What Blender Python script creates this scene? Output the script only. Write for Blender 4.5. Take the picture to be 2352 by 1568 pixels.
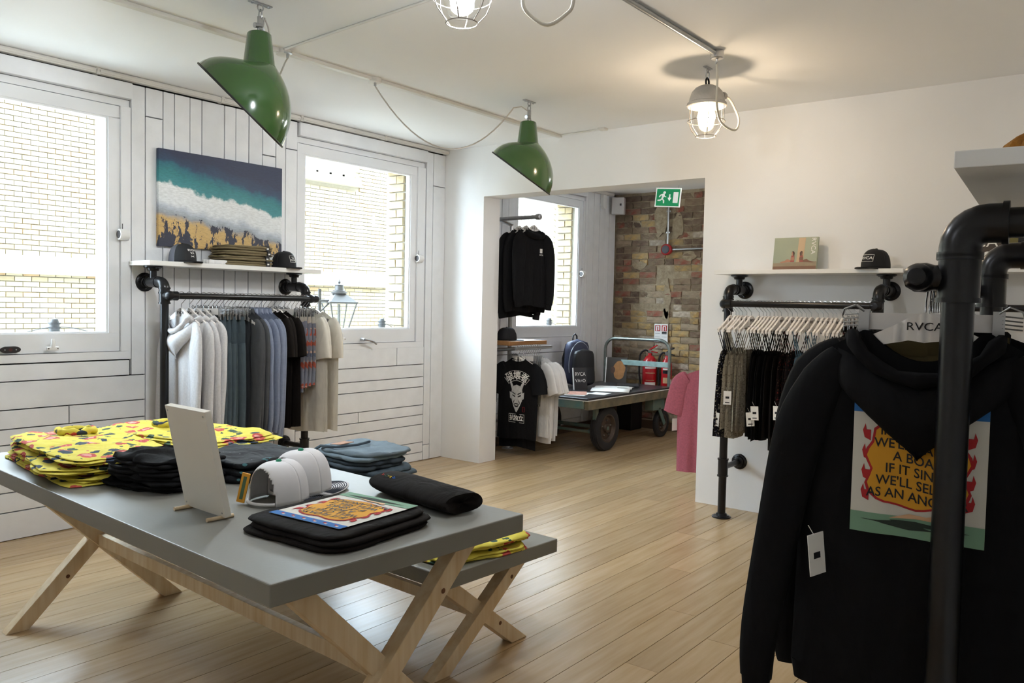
import bpy, bmesh, math, random
from mathutils import Vector, Matrix, Euler
R = math.radians; PI = math.pi
random.seed(7)
for _o in list(bpy.data.objects): bpy.data.objects.remove(_o)
SC = bpy.context.scene; COL = SC.collection
# ---------------------------------------------------------------- camera
CAM_H = 1.45
cd = bpy.data.cameras.new('camera'); cam = bpy.data.objects.new('camera', cd); COL.objects.link(cam)
cd.sensor_width = 36; cd.lens = 28.7486; cd.clip_start = 0.05; cd.clip_end = 200
yaw, pit, rol = .663306, .0452132, -.0204656
fw = Vector((math.cos(yaw)*math.cos(pit), math.sin(yaw)*math.cos(pit), -math.sin(pit)))
rt = Vector((math.sin(yaw), -math.cos(yaw), 0)); dn = fw.cross(rt)
r2 = rt*math.cos(rol)+dn*math.sin(rol); d2 = -rt*math.sin(rol)+dn*math.cos(rol)
cam.matrix_world = Matrix(((r2.x, -d2.x, -fw.x, 0), (r2.y, -d2.y, -fw.y, 0), (r2.z, -d2.z, -fw.z, CAM_H), (0, 0, 0, 1)))
SC.camera = cam
# ---------------------------------------------------------------- world, sun, exposure
SKY = 20.0; SUN = 0.5
w = bpy.data.worlds.new('world'); SC.world = w; w.use_nodes = True
bg = w.node_tree.nodes['Background']; bg.inputs[0].default_value = (.72, .86, 1, 1); bg.inputs[1].default_value = SKY
sd = bpy.data.lights.new('sun', 'SUN'); sd.energy = SUN; sd.angle = R(12); sd.color = (1, .95, .86)
so = bpy.data.objects.new('sun', sd); COL.objects.link(so); so.rotation_euler = (R(38), 0, R(14)); so.location = (2, -6, 12)
SC.view_settings.view_transform = 'Standard'; SC.view_settings.look = 'None'
SC.view_settings.gamma = 1; SC.view_settings.use_curve_mapping = False
SC.view_settings.exposure = 0.3
try:
    SC.cycles.max_bounces = 8; SC.cycles.diffuse_bounces = 5; SC.cycles.transparent_max_bounces = 10
    SC.cycles.sample_clamp_indirect = 8; SC.cycles.caustics_reflective = False; SC.cycles.caustics_refractive = False
    SC.cycles.use_denoising = True
except Exception: pass
# ---------------------------------------------------------------- helpers
def lin(c):
    if isinstance(c, str): c = tuple(int(c[i:i+2], 16)/255 for i in (0, 2, 4))
    return tuple(v/12.92 if v <= .04045 else ((v+.055)/1.055)**2.4 for v in c)
MATS = {}
def nd(nt, t, **k):
    n = nt.nodes.new(t)
    for a, b in k.items(): setattr(n, a, b)
    return n
def M(name, col, rough=.6, metal=0, var=0, vs=8., col2=None, bump=0, bs=60., spec=.5, coat=0, stretch=None, objrand=0, emit=0, wrinkle=0):
    """principled material: two colours mixed by noise, optional fine bump, optional per-object lightness"""
    if name in MATS: return MATS[name]
    m = bpy.data.materials.new(name); MATS[name] = m; m.use_nodes = True
    nt = m.node_tree; p = nt.nodes['Principled BSDF']
    c1 = (*lin(col), 1); p.inputs['Base Color'].default_value = c1
    p.inputs['Roughness'].default_value = rough; p.inputs['Metallic'].default_value = metal
    p.inputs['Specular IOR Level'].default_value = spec
    if coat: p.inputs['Coat Weight'].default_value = coat; p.inputs['Coat Roughness'].default_value = .08
    if emit: p.inputs['Emission Color'].default_value = c1; p.inputs['Emission Strength'].default_value = emit
    tc = nd(nt, 'ShaderNodeTexCoord'); mp = nd(nt, 'ShaderNodeMapping'); nt.links.new(tc.outputs['Object'], mp.inputs[0])
    if stretch: mp.inputs['Scale'].default_value = stretch
    out = None
    if var or col2:
        no = nd(nt, 'ShaderNodeTexNoise'); no.inputs['Scale'].default_value = vs; no.inputs['Detail'].default_value = 6
        nt.links.new(mp.outputs[0], no.inputs[0])
        rp = nd(nt, 'ShaderNodeValToRGB'); rp.color_ramp.elements[0].position = .3; rp.color_ramp.elements[1].position = .7
        b = col2 if col2 else None
        c2 = (*lin(b), 1) if b else (*[v*(1-var) for v in c1[:3]], 1)
        rp.color_ramp.elements[0].color = c2; rp.color_ramp.elements[1].color = c1
        nt.links.new(no.outputs[0], rp.inputs[0]); out = rp.outputs[0]
    if objrand:
        oi = nd(nt, 'ShaderNodeObjectInfo'); mr = nd(nt, 'ShaderNodeMapRange')
        mr.inputs['To Min'].default_value = 1-objrand; mr.inputs['To Max'].default_value = 1+objrand*.6
        nt.links.new(oi.outputs['Random'], mr.inputs[0])
        mx = nd(nt, 'ShaderNodeMix', data_type='RGBA', blend_type='MULTIPLY'); mx.inputs[0].default_value = 1
        if out: nt.links.new(out, mx.inputs[6])
        else: mx.inputs[6].default_value = c1
        nt.links.new(mr.outputs[0], mx.inputs[7]); out = mx.outputs[2]
    if out: nt.links.new(out, p.inputs['Base Color'])
    if wrinkle:
        wm = nd(nt, 'ShaderNodeMapping'); wm.inputs['Scale'].default_value = (1, 1, .3); nt.links.new(tc.outputs['Object'], wm.inputs[0])
        wn = nd(nt, 'ShaderNodeTexNoise'); wn.inputs['Scale'].default_value = 9; wn.inputs['Detail'].default_value = 3; wn.inputs['Distortion'].default_value = .8; nt.links.new(wm.outputs[0], wn.inputs[0])
        wb2 = nd(nt, 'ShaderNodeBump'); wb2.inputs['Strength'].default_value = wrinkle; wb2.inputs['Distance'].default_value = .04; nt.links.new(wn.outputs[0], wb2.inputs['Height']); nt.links.new(wb2.outputs[0], p.inputs['Normal'])
    elif bump:
        nb = nd(nt, 'ShaderNodeTexNoise'); nb.inputs['Scale'].default_value = bs; nb.inputs['Detail'].default_value = 4
        nt.links.new(mp.outputs[0], nb.inputs[0]); bp = nd(nt, 'ShaderNodeBump'); bp.inputs['Strength'].default_value = bump; bp.inputs['Distance'].default_value = .01
        nt.links.new(nb.outputs[0], bp.inputs['Height']); nt.links.new(bp.outputs[0], p.inputs['Normal'])
    return m
def glass(name, col=(1, 1, 1), refl=.08):
    if name in MATS: return MATS[name]
    m = bpy.data.materials.new(name); MATS[name] = m; m.use_nodes = True; nt = m.node_tree; nt.nodes.clear()
    o = nd(nt, 'ShaderNodeOutputMaterial'); mx = nd(nt, 'ShaderNodeMixShader'); t = nd(nt, 'ShaderNodeBsdfTransparent'); g = nd(nt, 'ShaderNodeBsdfGlossy')
    t.inputs[0].default_value = (*col, 1); g.inputs['Roughness'].default_value = .02
    fr = nd(nt, 'ShaderNodeLayerWeight'); fr.inputs[0].default_value = .5; pw = nd(nt, 'ShaderNodeMath', operation='POWER'); pw.inputs[1].default_value = 5
    nt.links.new(fr.outputs['Facing'], pw.inputs[0]); mu = nd(nt, 'ShaderNodeMath', operation='MULTIPLY_ADD'); mu.inputs[1].default_value = .8; mu.inputs[2].default_value = refl*.5
    nt.links.new(pw.outputs[0], mu.inputs[0]); nt.links.new(mu.outputs[0], mx.inputs[0]); nt.links.new(t.outputs[0], mx.inputs[1]); nt.links.new(g.outputs[0], mx.inputs[2]); nt.links.new(mx.outputs[0], o.inputs[0])
    return m
class MB:
    """collects shapes into one mesh"""
    def __init__(s): s.v = []; s.f = []; s.T = None
    def _add(s, vs, fs):
        b = len(s.v)
        for p in vs:
            p = Vector(p); s.v.append(s.T @ p if s.T else p)
        s.f += [tuple(b+i for i in f) for f in fs]; return s
    def box(s, x0, x1, y0, y1, z0, z1):
        return s._add([(x, y, z) for z in (z0, z1) for y in (y0, y1) for x in (x0, x1)],
                      [(0, 2, 3, 1), (4, 5, 7, 6), (0, 1, 5, 4), (2, 6, 7, 3), (0, 4, 6, 2), (1, 3, 7, 5)])
    def cbox(s, c, sz, rot=None):
        m = Matrix.Translation(c) @ (rot.to_4x4() if rot else Matrix()); a, b, d = (k/2 for k in sz)
        return s._add([m @ Vector((x, y, z)) for z in (-d, d) for y in (-b, b) for x in (-a, a)],
                      [(0, 2, 3, 1), (4, 5, 7, 6), (0, 1, 5, 4), (2, 6, 7, 3), (0, 4, 6, 2), (1, 3, 7, 5)])
    def beam(s, p, q, wd, th, up=(0, 0, 1)):
        p = Vector(p); q = Vector(q); z = (q-p); L = z.length; z.normalize(); x = z.cross(Vector(up)); x.normalize(); y = z.cross(x)
        m = Matrix((x, y, z)).transposed().to_4x4(); m.translation = (p+q)/2
        a, b, d = wd/2, th/2, L/2
        return s._add([m @ Vector((i, j, k)) for k in (-d, d) for j in (-b, b) for i in (-a, a)],
                      [(0, 2, 3, 1), (4, 5, 7, 6), (0, 1, 5, 4), (2, 6, 7, 3), (0, 4, 6, 2), (1, 3, 7, 5)])
    def tube(s, pts, r, seg=10, caps=True, closed=False):
        pts = [Vector(p) for p in pts]; n = len(pts); rr = r if isinstance(r, (list, tuple)) else [r]*n
        vs = []; prev = None
        for i, p in enumerate(pts):
            if closed: t = pts[(i+1) % n]-pts[i-1]
            else: t = pts[min(i+1, n-1)]-pts[max(i-1, 0)]
            t.normalize()
            if prev is None: u = t.orthogonal().normalized()
            else:
                u = prev-t*prev.dot(t)
                u = u.normalized() if u.length > 1e-6 else t.orthogonal().normalized()
            prev = u; w_ = t.cross(u)
            vs += [p+(u*math.cos(2*PI*k/seg)+w_*math.sin(2*PI*k/seg))*rr[i] for k in range(seg)]
        fs = []
        for i in range(n if closed else n-1):
            a = i*seg; b = ((i+1) % n)*seg
            fs += [(a+k, a+(k+1) % seg, b+(k+1) % seg, b+k) for k in range(seg)]
        if caps and not closed:
            fs += [tuple(range(seg-1, -1, -1)), tuple((n-1)*seg+k for k in range(seg))]
        return s._add(vs, fs)
    def lathe(s, prof, seg=20, c=(0, 0, 0), axis=None, cap=True):
        """prof: (radius, height) pairs, turned about axis (default z) through c"""
        c = Vector(c); q = Vector((0, 0, 1)).rotation_difference(Vector(axis)).to_matrix() if axis else Matrix.Identity(3)
        vs = []
        for r, h in prof: vs += [c+q @ Vector((r*math.cos(2*PI*k/seg), r*math.sin(2*PI*k/seg), h)) for k in range(seg)]
        fs = []
        for i in range(len(prof)-1):
            a = i*seg; b = a+seg; fs += [(a+k, a+(k+1) % seg, b+(k+1) % seg, b+k) for k in range(seg)]
        if cap:
            if prof[0][0] > 1e-5: fs.append(tuple(range(seg-1, -1, -1)))
            if prof[-1][0] > 1e-5: fs.append(tuple((len(prof)-1)*seg+k for k in range(seg)))
        return s._add(vs, fs)
    def prism(s, poly, y0, y1):
        """polygon in x,z pushed along y"""
        n = len(poly); vs = [(x, y0, z) for x, z in poly]+[(x, y1, z) for x, z in poly]
        return s._add(vs, [tuple(range(n)), tuple(range(2*n-1, n-1, -1))]+[(i, i+n, (i+1) % n+n, (i+1) % n) for i in range(n)])
    def grid(s, fn, nu, nv, wrap=False):
        vs = [fn(i/nu, j/nv) for j in range(nv+1) for i in range(nu if wrap else nu+1)]; c = nu if wrap else nu+1
        fs = []
        for j in range(nv):
            for i in range(nu): fs.append((j*c+i, j*c+(i+1) % c, (j+1)*c+(i+1) % c, (j+1)*c+i))
        return s._add(vs, fs)
    def mesh(s, name, smooth=None):
        me = bpy.data.meshes.new(name); me.from_pydata([tuple(v) for v in s.v], [], s.f); me.update()
        bm = bmesh.new(); bm.from_mesh(me); bmesh.ops.remove_doubles(bm, verts=bm.verts, dist=1e-5); bmesh.ops.recalc_face_normals(bm, faces=bm.faces); bm.to_mesh(me); bm.free()
        if smooth:
            for p in me.polygons: p.use_smooth = True
            me.set_sharp_from_angle(angle=R(smooth))
        return me
    def build(s, name, mat, parent=None, smooth=None, bevel=0, loc=None, rot=None, sub=0, solid=0):
        o = bpy.data.objects.new(name, s.mesh(name, smooth)); COL.objects.link(o)
        if mat: o.data.materials.append(mat)
        if parent: o.parent = parent
        if loc is not None: o.location = loc
        if rot is not None: o.rotation_euler = rot
        if solid: k = o.modifiers.new('solid', 'SOLIDIFY'); k.thickness = solid; k.offset = 0
        if sub: k = o.modifiers.new('sub', 'SUBSURF'); k.levels = sub; k.render_levels = sub
        if bevel: k = o.modifiers.new('bevel', 'BEVEL'); k.width = bevel; k.segments = 2; k.limit_method = 'ANGLE'
        return o
def thing(name, label, cat, loc=(0, 0, 0), rz=0, group=None, rot=None):
    o = bpy.data.objects.new(name, None); COL.objects.link(o); o.location = loc; o.rotation_euler = rot if rot else (0, 0, rz); o.empty_display_size = .1
    return tag(o, label, cat, group)
def tag(o, label, cat, group=None, kind=None):
    o['label'] = label; o['category'] = cat
    if group: o['group'] = group
    if kind: o['kind'] = kind
    return o
def struct(o): o['kind'] = 'structure'; return o
def piece(name, me, parent, loc=(0, 0, 0), mat=None, rot=None, scale=None):
    o = bpy.data.objects.new(name, me); COL.objects.link(o); o.parent = parent; o.location = loc
    if rot: o.rotation_euler = rot
    if scale: o.scale = scale
    if mat: o.material_slots[0].link = 'OBJECT'; o.material_slots[0].material = mat
    return o
def text(name, body, size, mat, parent, loc, rot=(R(90), 0, 0), align='CENTER', depth=.0006, sx=1, warp=None, bold=0):
    cu = bpy.data.curves.new('t', 'FONT'); cu.body = body; cu.size = size; cu.align_x = align; cu.align_y = 'CENTER'; cu.extrude = depth; cu.resolution_u = 3; cu.offset = bold
    to = bpy.data.objects.new('t', cu); COL.objects.link(to); bpy.context.view_layer.update()
    me = bpy.data.meshes.new_from_object(to.evaluated_get(bpy.context.evaluated_depsgraph_get())); bpy.data.objects.remove(to); bpy.data.curves.remove(cu)
    for v in me.vertices: v.co.x *= sx
    if warp:
        for v in me.vertices: v.co = warp(v.co)
    me.materials.clear(); me.materials.append(mat)
    o = bpy.data.objects.new(name, me); COL.objects.link(o); o.parent = parent; o.location = loc; o.rotation_euler = rot
    return o
def arc(c, r, a0, a1, n=8, plane='xz'):
    out = []
    for i in range(n+1):
        a = R(a0+(a1-a0)*i/n); p, q = r*math.cos(a), r*math.sin(a)
        out.append(Vector(c)+Vector({'xz': (p, 0, q), 'xy': (p, q, 0), 'yz': (0, p, q)}[plane]))
    return out
def spl(P_, n=6):
    P_ = [Vector(p) for p in P_]; out = []
    for i in range(len(P_)-1):
        p0, p1, p2, p3 = P_[max(i-1, 0)], P_[i], P_[i+1], P_[min(i+2, len(P_)-1)]
        for k in range(n):
            s = k/n; out.append(.5*((2*p1)+(p2-p0)*s+(2*p0-5*p1+4*p2-p3)*s*s+(3*p1-p0-3*p2+p3)*s**3))
    return out+[P_[-1]]
ORD = ['first', 'second', 'third', 'fourth', 'fifth', 'sixth', 'seventh', 'eighth', 'ninth', 'tenth', 'eleventh', 'twelfth', 'thirteenth', 'fourteenth', 'fifteenth', 'sixteenth', 'seventeenth', 'eighteenth', 'nineteenth', 'twentieth'] + ['twenty-'+k for k in 'first second third fourth fifth sixth seventh eighth ninth'.split()] + ['thirtieth', 'thirty-first']
# ---------------------------------------------------------------- materials
m_plaster = M('white_plaster', 'F2F2F2', .85, var=.05, vs=1.4, bump=.05, bs=120)
m_ceil = M('ceiling_paint', 'F3F4F5', .9, var=.03, vs=1.0)
m_board = M('painted_board', 'EDEFF2', .55, var=.10, vs=5, stretch=(1, 1, 1), bump=.12, bs=25, objrand=.06)
m_boardb = M('painted_board_pale', 'EFF1F4', .5, var=.07, vs=9, bump=.08, bs=40, objrand=.05)
m_gap = M('dark_gap', '14120F', .95)
m_frame = M('window_paint', 'ECEEF1', .4, var=.04, vs=6)
m_pane = glass('window_glass', (.97, .985, .98), .08)
m_trunk = M('white_trunking', 'DAD8D2', .45)
m_black = M('black_steel_pipe', '18181B', .28, .35, var=.25, vs=12, spec=.6)
m_chrome = M('galvanised_steel', 'B8BABC', .28, .9, var=.12, vs=20)
m_wire = M('polished_wire', 'C9CACB', .2, 1)
m_shelf = M('white_melamine', 'EEEEEC', .35)
m_hanger = M('white_hanger_paint', 'EFEAE6', .38)
m_ink = M('black_ink', '16161A', .6)
m_white = M('white_print', 'F1F0EC', .6)
m_white_plastic = M('white_plastic', 'E8E8E6', .35)
# ---------------------------------------------------------------- setting: floor
m_oak = M('oak_floor', 'BCA280', .27, col2='AC9069', vs=3.2, stretch=(.8, 9, 1), bump=.06, bs=30, objrand=.12, spec=.5)
fl = struct(MB().box(-1.7, 8.9, -1.2, 5.6, -.12, -.022).build('floor', m_gap))
rnd = random.Random(3); y = -.9
while y < 5.24:
    wd = .149; y1 = min(y+wd, 5.262); x = -1.7-rnd.random()*2
    while x < 8.8:
        L = rnd.uniform(2.0, 3.6); a, b = max(x, -1.7), min(x+L, 8.8)
        if b-a > .05:
            o = MB().box(a, b-.0025, y, y1-.003, -.022, -rnd.random()*.0007).build('plank', m_oak, fl)
        x += L
    y += wd
# ---------------------------------------------------------------- ceiling
cl = struct(MB().box(-1.7, 5.88, -1.2, 5.56, 2.86, 3.05).build('ceiling', m_ceil))
cl2 = struct(MB().box(5.88, 8.95, 1.5, 5.56, 2.82, 3.05).build('ceiling', m_ceil))
# ---------------------------------------------------------------- window wall
WIN = [(1.37, 2.53, 1.28, 2.67), (4.06, 5.22, 3.975, 5.392), (6.79, 7.94, 6.72, 8.05)]
wb = MB(); xs = [-1.7, 1.28, 2.67, 3.975, 5.392, 6.72, 8.05, 8.95]
wb.box(-1.7, 8.95, 5.272, 5.34, -.1, 1.05).box(-1.7, 8.95, 5.272, 5.34, 2.715, 3.05)
for a, b in ((0, 1), (2, 3), (4, 5), (6, 7)): wb.box(xs[a], xs[b], 5.272, 5.34, 1.05, 2.715)
wl = struct(wb.build('wall_left', m_gap))
m_ext = M('outer_stock_brick', 'B5A484', .9, col2='9C8A68', vs=6, bump=.3, bs=30, objrand=.12)
m_mort = M('pale_mortar', 'ABA598', .95, var=.12, vs=20)
ob = MB()     # outer leaf of the wall
for a, b, c, d in WIN: pass
ob.box(-1.7, 8.95, 5.34, 5.62, -.4, 1.16).box(-1.7, 8.95, 5.34, 5.62, 2.66, 9.0)  # unseen storeys above the windows, raised to block sky from the facade opposite
for a, b in ((-1.7, 1.30), (2.62, 3.99), (5.27, 6.72), (7.99, 8.95)): ob.box(a, b, 5.34, 5.62, 1.16, 2.66)
ob.box(-18, -1.7, 5.34, 5.62, -3.2, 9).box(8.95, 34, 5.34, 5.62, -3.2, 9).box(-1.7, 8.95, 5.34, 5.62, -3.2, -.4)  # unseen terrace added on both sides to dim the facade opposite
ob.build('outer_wall', m_mort, wl)
brk = {}
def brick_mesh(key, L, D, H, j=.004, seed=0):
    k = (key, seed)
    if k in brk: return brk[k]
    r = random.Random(hash((L, D, seed)) & 9999); b = MB().box(-L/2, L/2, -D/2, D/2, -H/2, H/2)
    b.v = [v+Vector((r.uniform(-j, j), r.uniform(-j, j), r.uniform(-j, j))) for v in b.v]
    me = b.mesh('brick'); me.materials.append(m_ext); brk[k] = me; return me
for xw, y0 in ((5.255, 5.36), (7.972, 5.36)):
    z = 1.2; c = 0
    while z < 2.64:
        if c % 2: piece('brick', brick_mesh('h', .06, .2, .064, .003, c % 3), wl, (xw+.02, y0+.125, z))
        else:
            piece('brick', brick_mesh('q', .06, .085, .064, .003, c % 3), wl, (xw+.02, y0+.065, z)); piece('brick', brick_mesh('r', .06, .11, .064, .003, c % 3), wl, (xw+.02, y0+.172, z))
        z += .0755; c += 1
rb = random.Random(5)
def hplank(x0, x1, z0, z1, m=m_board, proud=0):
    q = rb.uniform(-.0015, .0015)-proud
    return MB().box(x0+.0035, x1-.0035, 5.24+q, 5.274, z0+.0035, z1-.0035).build('plank', m, wl, bevel=.0015)
for i, (a, b) in enumerate(zip([0, .167, .284, .42, .566, .659, .772, .938], [.167, .284, .42, .566, .659, .772, .938, 1.04])):
    xe = 2.66 if i == 7 else 2.765
    cut = {5: 2.28, 3: 1.2, 2: 2.1, 1: .4, 6: .1, 0: 1.5}.get(i)
    if cut: hplank(-1.7, cut, a, b); hplank(cut, xe, a, b)
    else: hplank(-1.7, xe, a, b)
vb = [2.67, 2.765, 2.886, 2.967, 3.08, 3.17, 3.345, 3.436, 3.544, 3.66, 3.776, 3.866, 3.975]
for i, (a, b) in enumerate(zip(vb, vb[1:])):
    z0 = .938 if i == 0 else 0
    if i in (1, 9, 11): zc = {1: 2.63, 9: 2.52, 11: 2.6}[i]; hplank(a, b, z0, zc, m_boardb); hplank(a, b, zc, 2.818, m_boardb)
    else: hplank(a, b, z0, 2.818, m_boardb)
for i, (a, b) in enumerate(zip([0, .078, .171, .335, .424, .514, .681, .773, .888], [.078, .171, .335, .424, .514, .681, .773, .888, 1.049])):
    cut = {0: 5.12, 4: 4.62, 8: 5.06}.get(i)
    if cut: hplank(3.975, cut, a, b, m_boardb); hplank(cut, 5.40, a, b, m_boardb)
    else: hplank(3.975, 5.40, a, b, m_boardb)
hplank(5.40, 5.488, 0, .14, m_boardb); hplank(5.40, 5.488, .14, 2.818, m_boardb); hplank(5.488, 5.65, 0, 2.52, m_boardb); hplank(5.488, 5.65, 2.52, 2.818, m_boardb)
zz = [0, .15, .33, .48, .65, .80, .93, 1.049]
for a, b in zip(zz, zz[1:]): hplank(5.88, 8.05, a, b, m_boardb)
x = 5.88
for b in (6.0, 6.13, 6.25, 6.36, 6.5, 6.61, 6.72): hplank(x, b, 1.049, 2.79, m_boardb); x = b
x = 8.05
for b in (8.10, 8.23, 8.36, 8.48, 8.575, 8.72): hplank(x, b, 0, 2.79, m_boardb); x = b
for a, b, e in ((-1.7, 1.28, 0), (1.28, 2.67, 1), (3.975, 5.39, 1), (6.72, 8.05, 1)):
    if e: hplank(a, b, 2.712, 2.818 if a < 6 else 2.79, m_board, .028)
    else:
        for k in range(8): hplank(a+k*(b-a)/8, a+(k+1)*(b-a)/8, 1.04, 2.818)
m_bead = M('window_bead', 'F2F4F5', .35)
for n, (g0, g1, f0, f1) in enumerate(WIN):
    wn = bpy.data.objects.new('window_%d' % (n+1), None); COL.objects.link(wn); struct(wn); wn.location = ((g0+g1)/2, 5.27, 1.05); wn.empty_display_size = .1
    cx = (g0+g1)/2; L = lambda v: v-cx
    z0, z1 = 1.213-1.05, 2.588-1.05; t1 = 2.712-1.05
    s0, s1 = max(g0-.075, f0), g1+.075
    b = MB()       # fixed frame
    b.box(L(f0), L(f1), -.028, .07, -.005, .045).box(L(f0), L(f1), -.012, .07, t1-.045, t1)
    if s0-f0 > .005: b.box(L(f0), L(s0), -.028, .07, .045, t1-.045)
    b.box(L(s1), L(f1), -.028, .07, .045, t1-.045)
    b.build('frame', m_frame, wn, bevel=.003)
    s = MB()       # moving sash
    s.box(L(s0)+.003, L(s1)-.003, -.014, .05, .048, z0).box(L(s0)+.003, L(s1)-.003, -.014, .05, z1, t1-.048).box(L(s0)+.003, L(g0), -.014, .05, z0, z1).box(L(g1), L(s1)-.003, -.014, .05, z0, z1)
    s.build('sash', m_frame, wn, bevel=.003)
    q = MB(); e = .012
    q.box(L(g0), L(g1), -.004, .03, z0, z0+e).box(L(g0), L(g1), -.004, .03, z1-e, z1).box(L(g0), L(g0)+e, -.004, .03, z0+e, z1-e).box(L(g1)-e, L(g1), -.004, .03, z0+e, z1-e)
    q.build('glazing_bead', m_bead, wn)
    MB().box(L(g0)+.004, L(g1)-.004, .014, .018, z0+.004, z1-.004).build('pane', m_pane, wn)
# dado trunking along the top of the wall
for i, (a, b) in enumerate(((-1.7, 2.44), (2.44, 3.30), (3.30, 3.98), (3.98, 4.85), (4.85, 5.65))):
    o = tag(MB().box(a+.004, b-.004, 5.196, 5.24, 2.824, 2.858).box(a+.004, b-.004, 5.19, 5.196, 2.832, 2.85).build('cable_trunking', m_trunk, bevel=.003),
            'white cable trunking along top of plank wall, %s length from the brick room end' % ORD[4-i], 'trunking', 'trunking lengths over the windows')
    if i: MB().box(a-.012, a+.012, 5.19, 5.24, 2.82, 2.8595).build('coupler', m_trunk, o)
tag(MB().box(5.9, 8.6, 5.19, 5.24, 2.78, 2.815).build('cable_trunking', m_trunk, bevel=.003), 'white cable trunking above the window in the brick room', 'trunking')
# ---------------------------------------------------------------- back wall with opening, other walls
bw = MB().box(5.65, 5.88, -.6, 2.64, 0, 2.86).box(5.65, 5.88, 4.768, 5.275, 0, 2.86).box(5.65, 5.88, 2.64, 4.768, 2.412, 2.86)
struct(bw.build('wall_back', m_plaster))
struct(MB().prism([(-1.7, -.02), (5.66, -.02), (5.66, 3.0), (-1.7, 3.0)], -.12, 0).build('wall_right', m_plaster, loc=(-.0, -.228, 0), rot=(0, 0, R(4.5))))
struct(MB().box(-1.82, -1.7, -1.3, 5.3, 0, 3).build('wall_front', m_plaster))
struct(MB().box(5.88, 8.95, 1.5, 1.62, 0, 2.82).build('wall_side', m_plaster))
# ---------------------------------------------------------------- brick wall of the far room
m_br = [M('brick_red', '8C4638', .9, col2='86735E', vs=13, bump=.5, bs=45, objrand=.2), M('brick_brown', '75604E', .9, col2='84745E', vs=13, bump=.5, bs=45, objrand=.2),
        M('brick_stock', 'BB9A60', .9, col2='8F8066', vs=13, bump=.5, bs=45, objrand=.2), M('brick_tan', 'A6927A', .9, col2='8C7E6A', vs=13, bump=.5, bs=45, objrand=.2),
        M('brick_pale', 'C2B6A4', .9, col2='97897A', vs=22, bump=.5, bs=45, objrand=.2), M('brick_umber', '5E4A3E', .95, col2='7A6A58', vs=13, bump=.5, bs=45, objrand=.2)]
m_brmort = M('old_mortar', 'A89A82', .95, col2='85765F', vs=22, bump=.6, bs=60)
wbk = struct(MB().box(8.752, 8.95, 1.5, 5.3, 0, 2.83).build('wall_brick', m_brmort))
bmesh_full = []; bmesh_half = []
for s_ in range(4):
    for lst, L in ((bmesh_full, .214), (bmesh_half, .1)):
        r = random.Random(s_*7+int(L*100)); b = MB()
        def bf(u, v, L=L, r=r): return (0, (u-.5)*L, (v-.5)*.064)
        n = 4; vs = []
        for j in range(3):
            for i in range(n+1):
                u, v = i/n, j/2; edge = (i in (0, n)) or (j in (0, 2))
                vs.append((-.006-(0 if edge else .006)+r.uniform(-.004, .004), (u-.5)*L+r.uniform(-.004, .004), (v-.5)*.064+r.uniform(-.004, .004)))
        fs = [(j*(n+1)+i, j*(n+1)+i+1, (j+1)*(n+1)+i+1, (j+1)*(n+1)+i) for j in range(2) for i in range(n)]
        b._add(vs, fs); k = len(vs)
        ring = [i for i in range(n+1)]+[(n+1)+n, 2*(n+1)+n]+[2*(n+1)+i for i in range(n-1, -1, -1)]+[n+1]
        b._add([(.02, vs[i][1], vs[i][2]) for i in ring], [])
        m_ = len(ring); b.f += [(ring[i], ring[(i+1) % m_], k+(i+1) % m_, k+i) for i in range(m_)]
        me = b.mesh('brick'); me.materials.append(m_br[0]); lst.append(me)
rr = random.Random(21); far = [MB() for _ in range(6)]; z = .075; row = 0
while z < 2.81:
    yy = 5.235-(.0 if row % 2 else .0); first = True
    while yy > 1.62:
        half = (row % 2 == 1 and first) or rr.random() < .22; L = .1 if half else .214; first = False
        yc = yy-L/2-.006; hz = z/2.8+rr.uniform(-.16, .16)
        if hz > .52: wts = (5, 5, 2.0, 2.5, 1.2, 4)
        elif hz > .4: wts = (3, 3, 1.5, 3, 4, 3)
        else: wts = (.6, .8, 5, 5, 3, .8)
        mi = rr.choices(range(6), wts)[0]
        cond = abs(yc-4.52) < .07 and rr.random() < .55
        if not cond and rr.random() > .03:
            xx = 8.752-rr.uniform(-.006, .012)
            if yc > 3.86: piece('brick', rr.choice(bmesh_half if half else bmesh_full), wbk, (xx, yc, z), m_br[mi], (R(rr.uniform(-1.2, 1.2)), 0, R(rr.uniform(-2, 2))))
            else: far[mi].box(8.73, 8.77, yc-L/2, yc+L/2, z-.032, z+.032)
        yy -= L+.012
    z += .0765; row += 1
for mi in range(6):
    o = far[mi].build('brickwork', m_br[mi], wbk); o['kind'] = 'stuff'
for (yc, zc, a, b) in ((4.62, 2.5, .09, .22), (4.40, 2.42, .08, .14), (4.52, 1.55, .05, .22), (4.53, 1.25, .045, .2), (4.25, 2.05, .1, .06), (4.9, 1.95, .1, .05)):
    r = random.Random(int(yc*100)); pts = [(yc+a*math.cos(t)*r.uniform(.75, 1.2), zc+b*math.sin(t)*r.uniform(.75, 1.2)) for t in [2*PI*i/14 for i in range(14)]]
    b_ = MB(); n = 14; b_._add([(8.731, p, q) for p, q in pts]+[(8.75, p, q) for p, q in pts], [tuple(range(n))]+[(i, (i+1) % n, (i+1) % n+n, i+n) for i in range(n)]); b_.build('mortar_patch', m_brmort, wbk)
m_skirt = M('brown_skirting', '5A4330', .6, var=.25, vs=8)
struct(MB().box(8.70, 8.722, 1.62, 5.2, 0, .1).build('baseboard_brick', m_skirt)); struct(MB().box(5.9, 8.70, 5.215, 5.239, 0, .09).build('baseboard_left', m_skirt))
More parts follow.
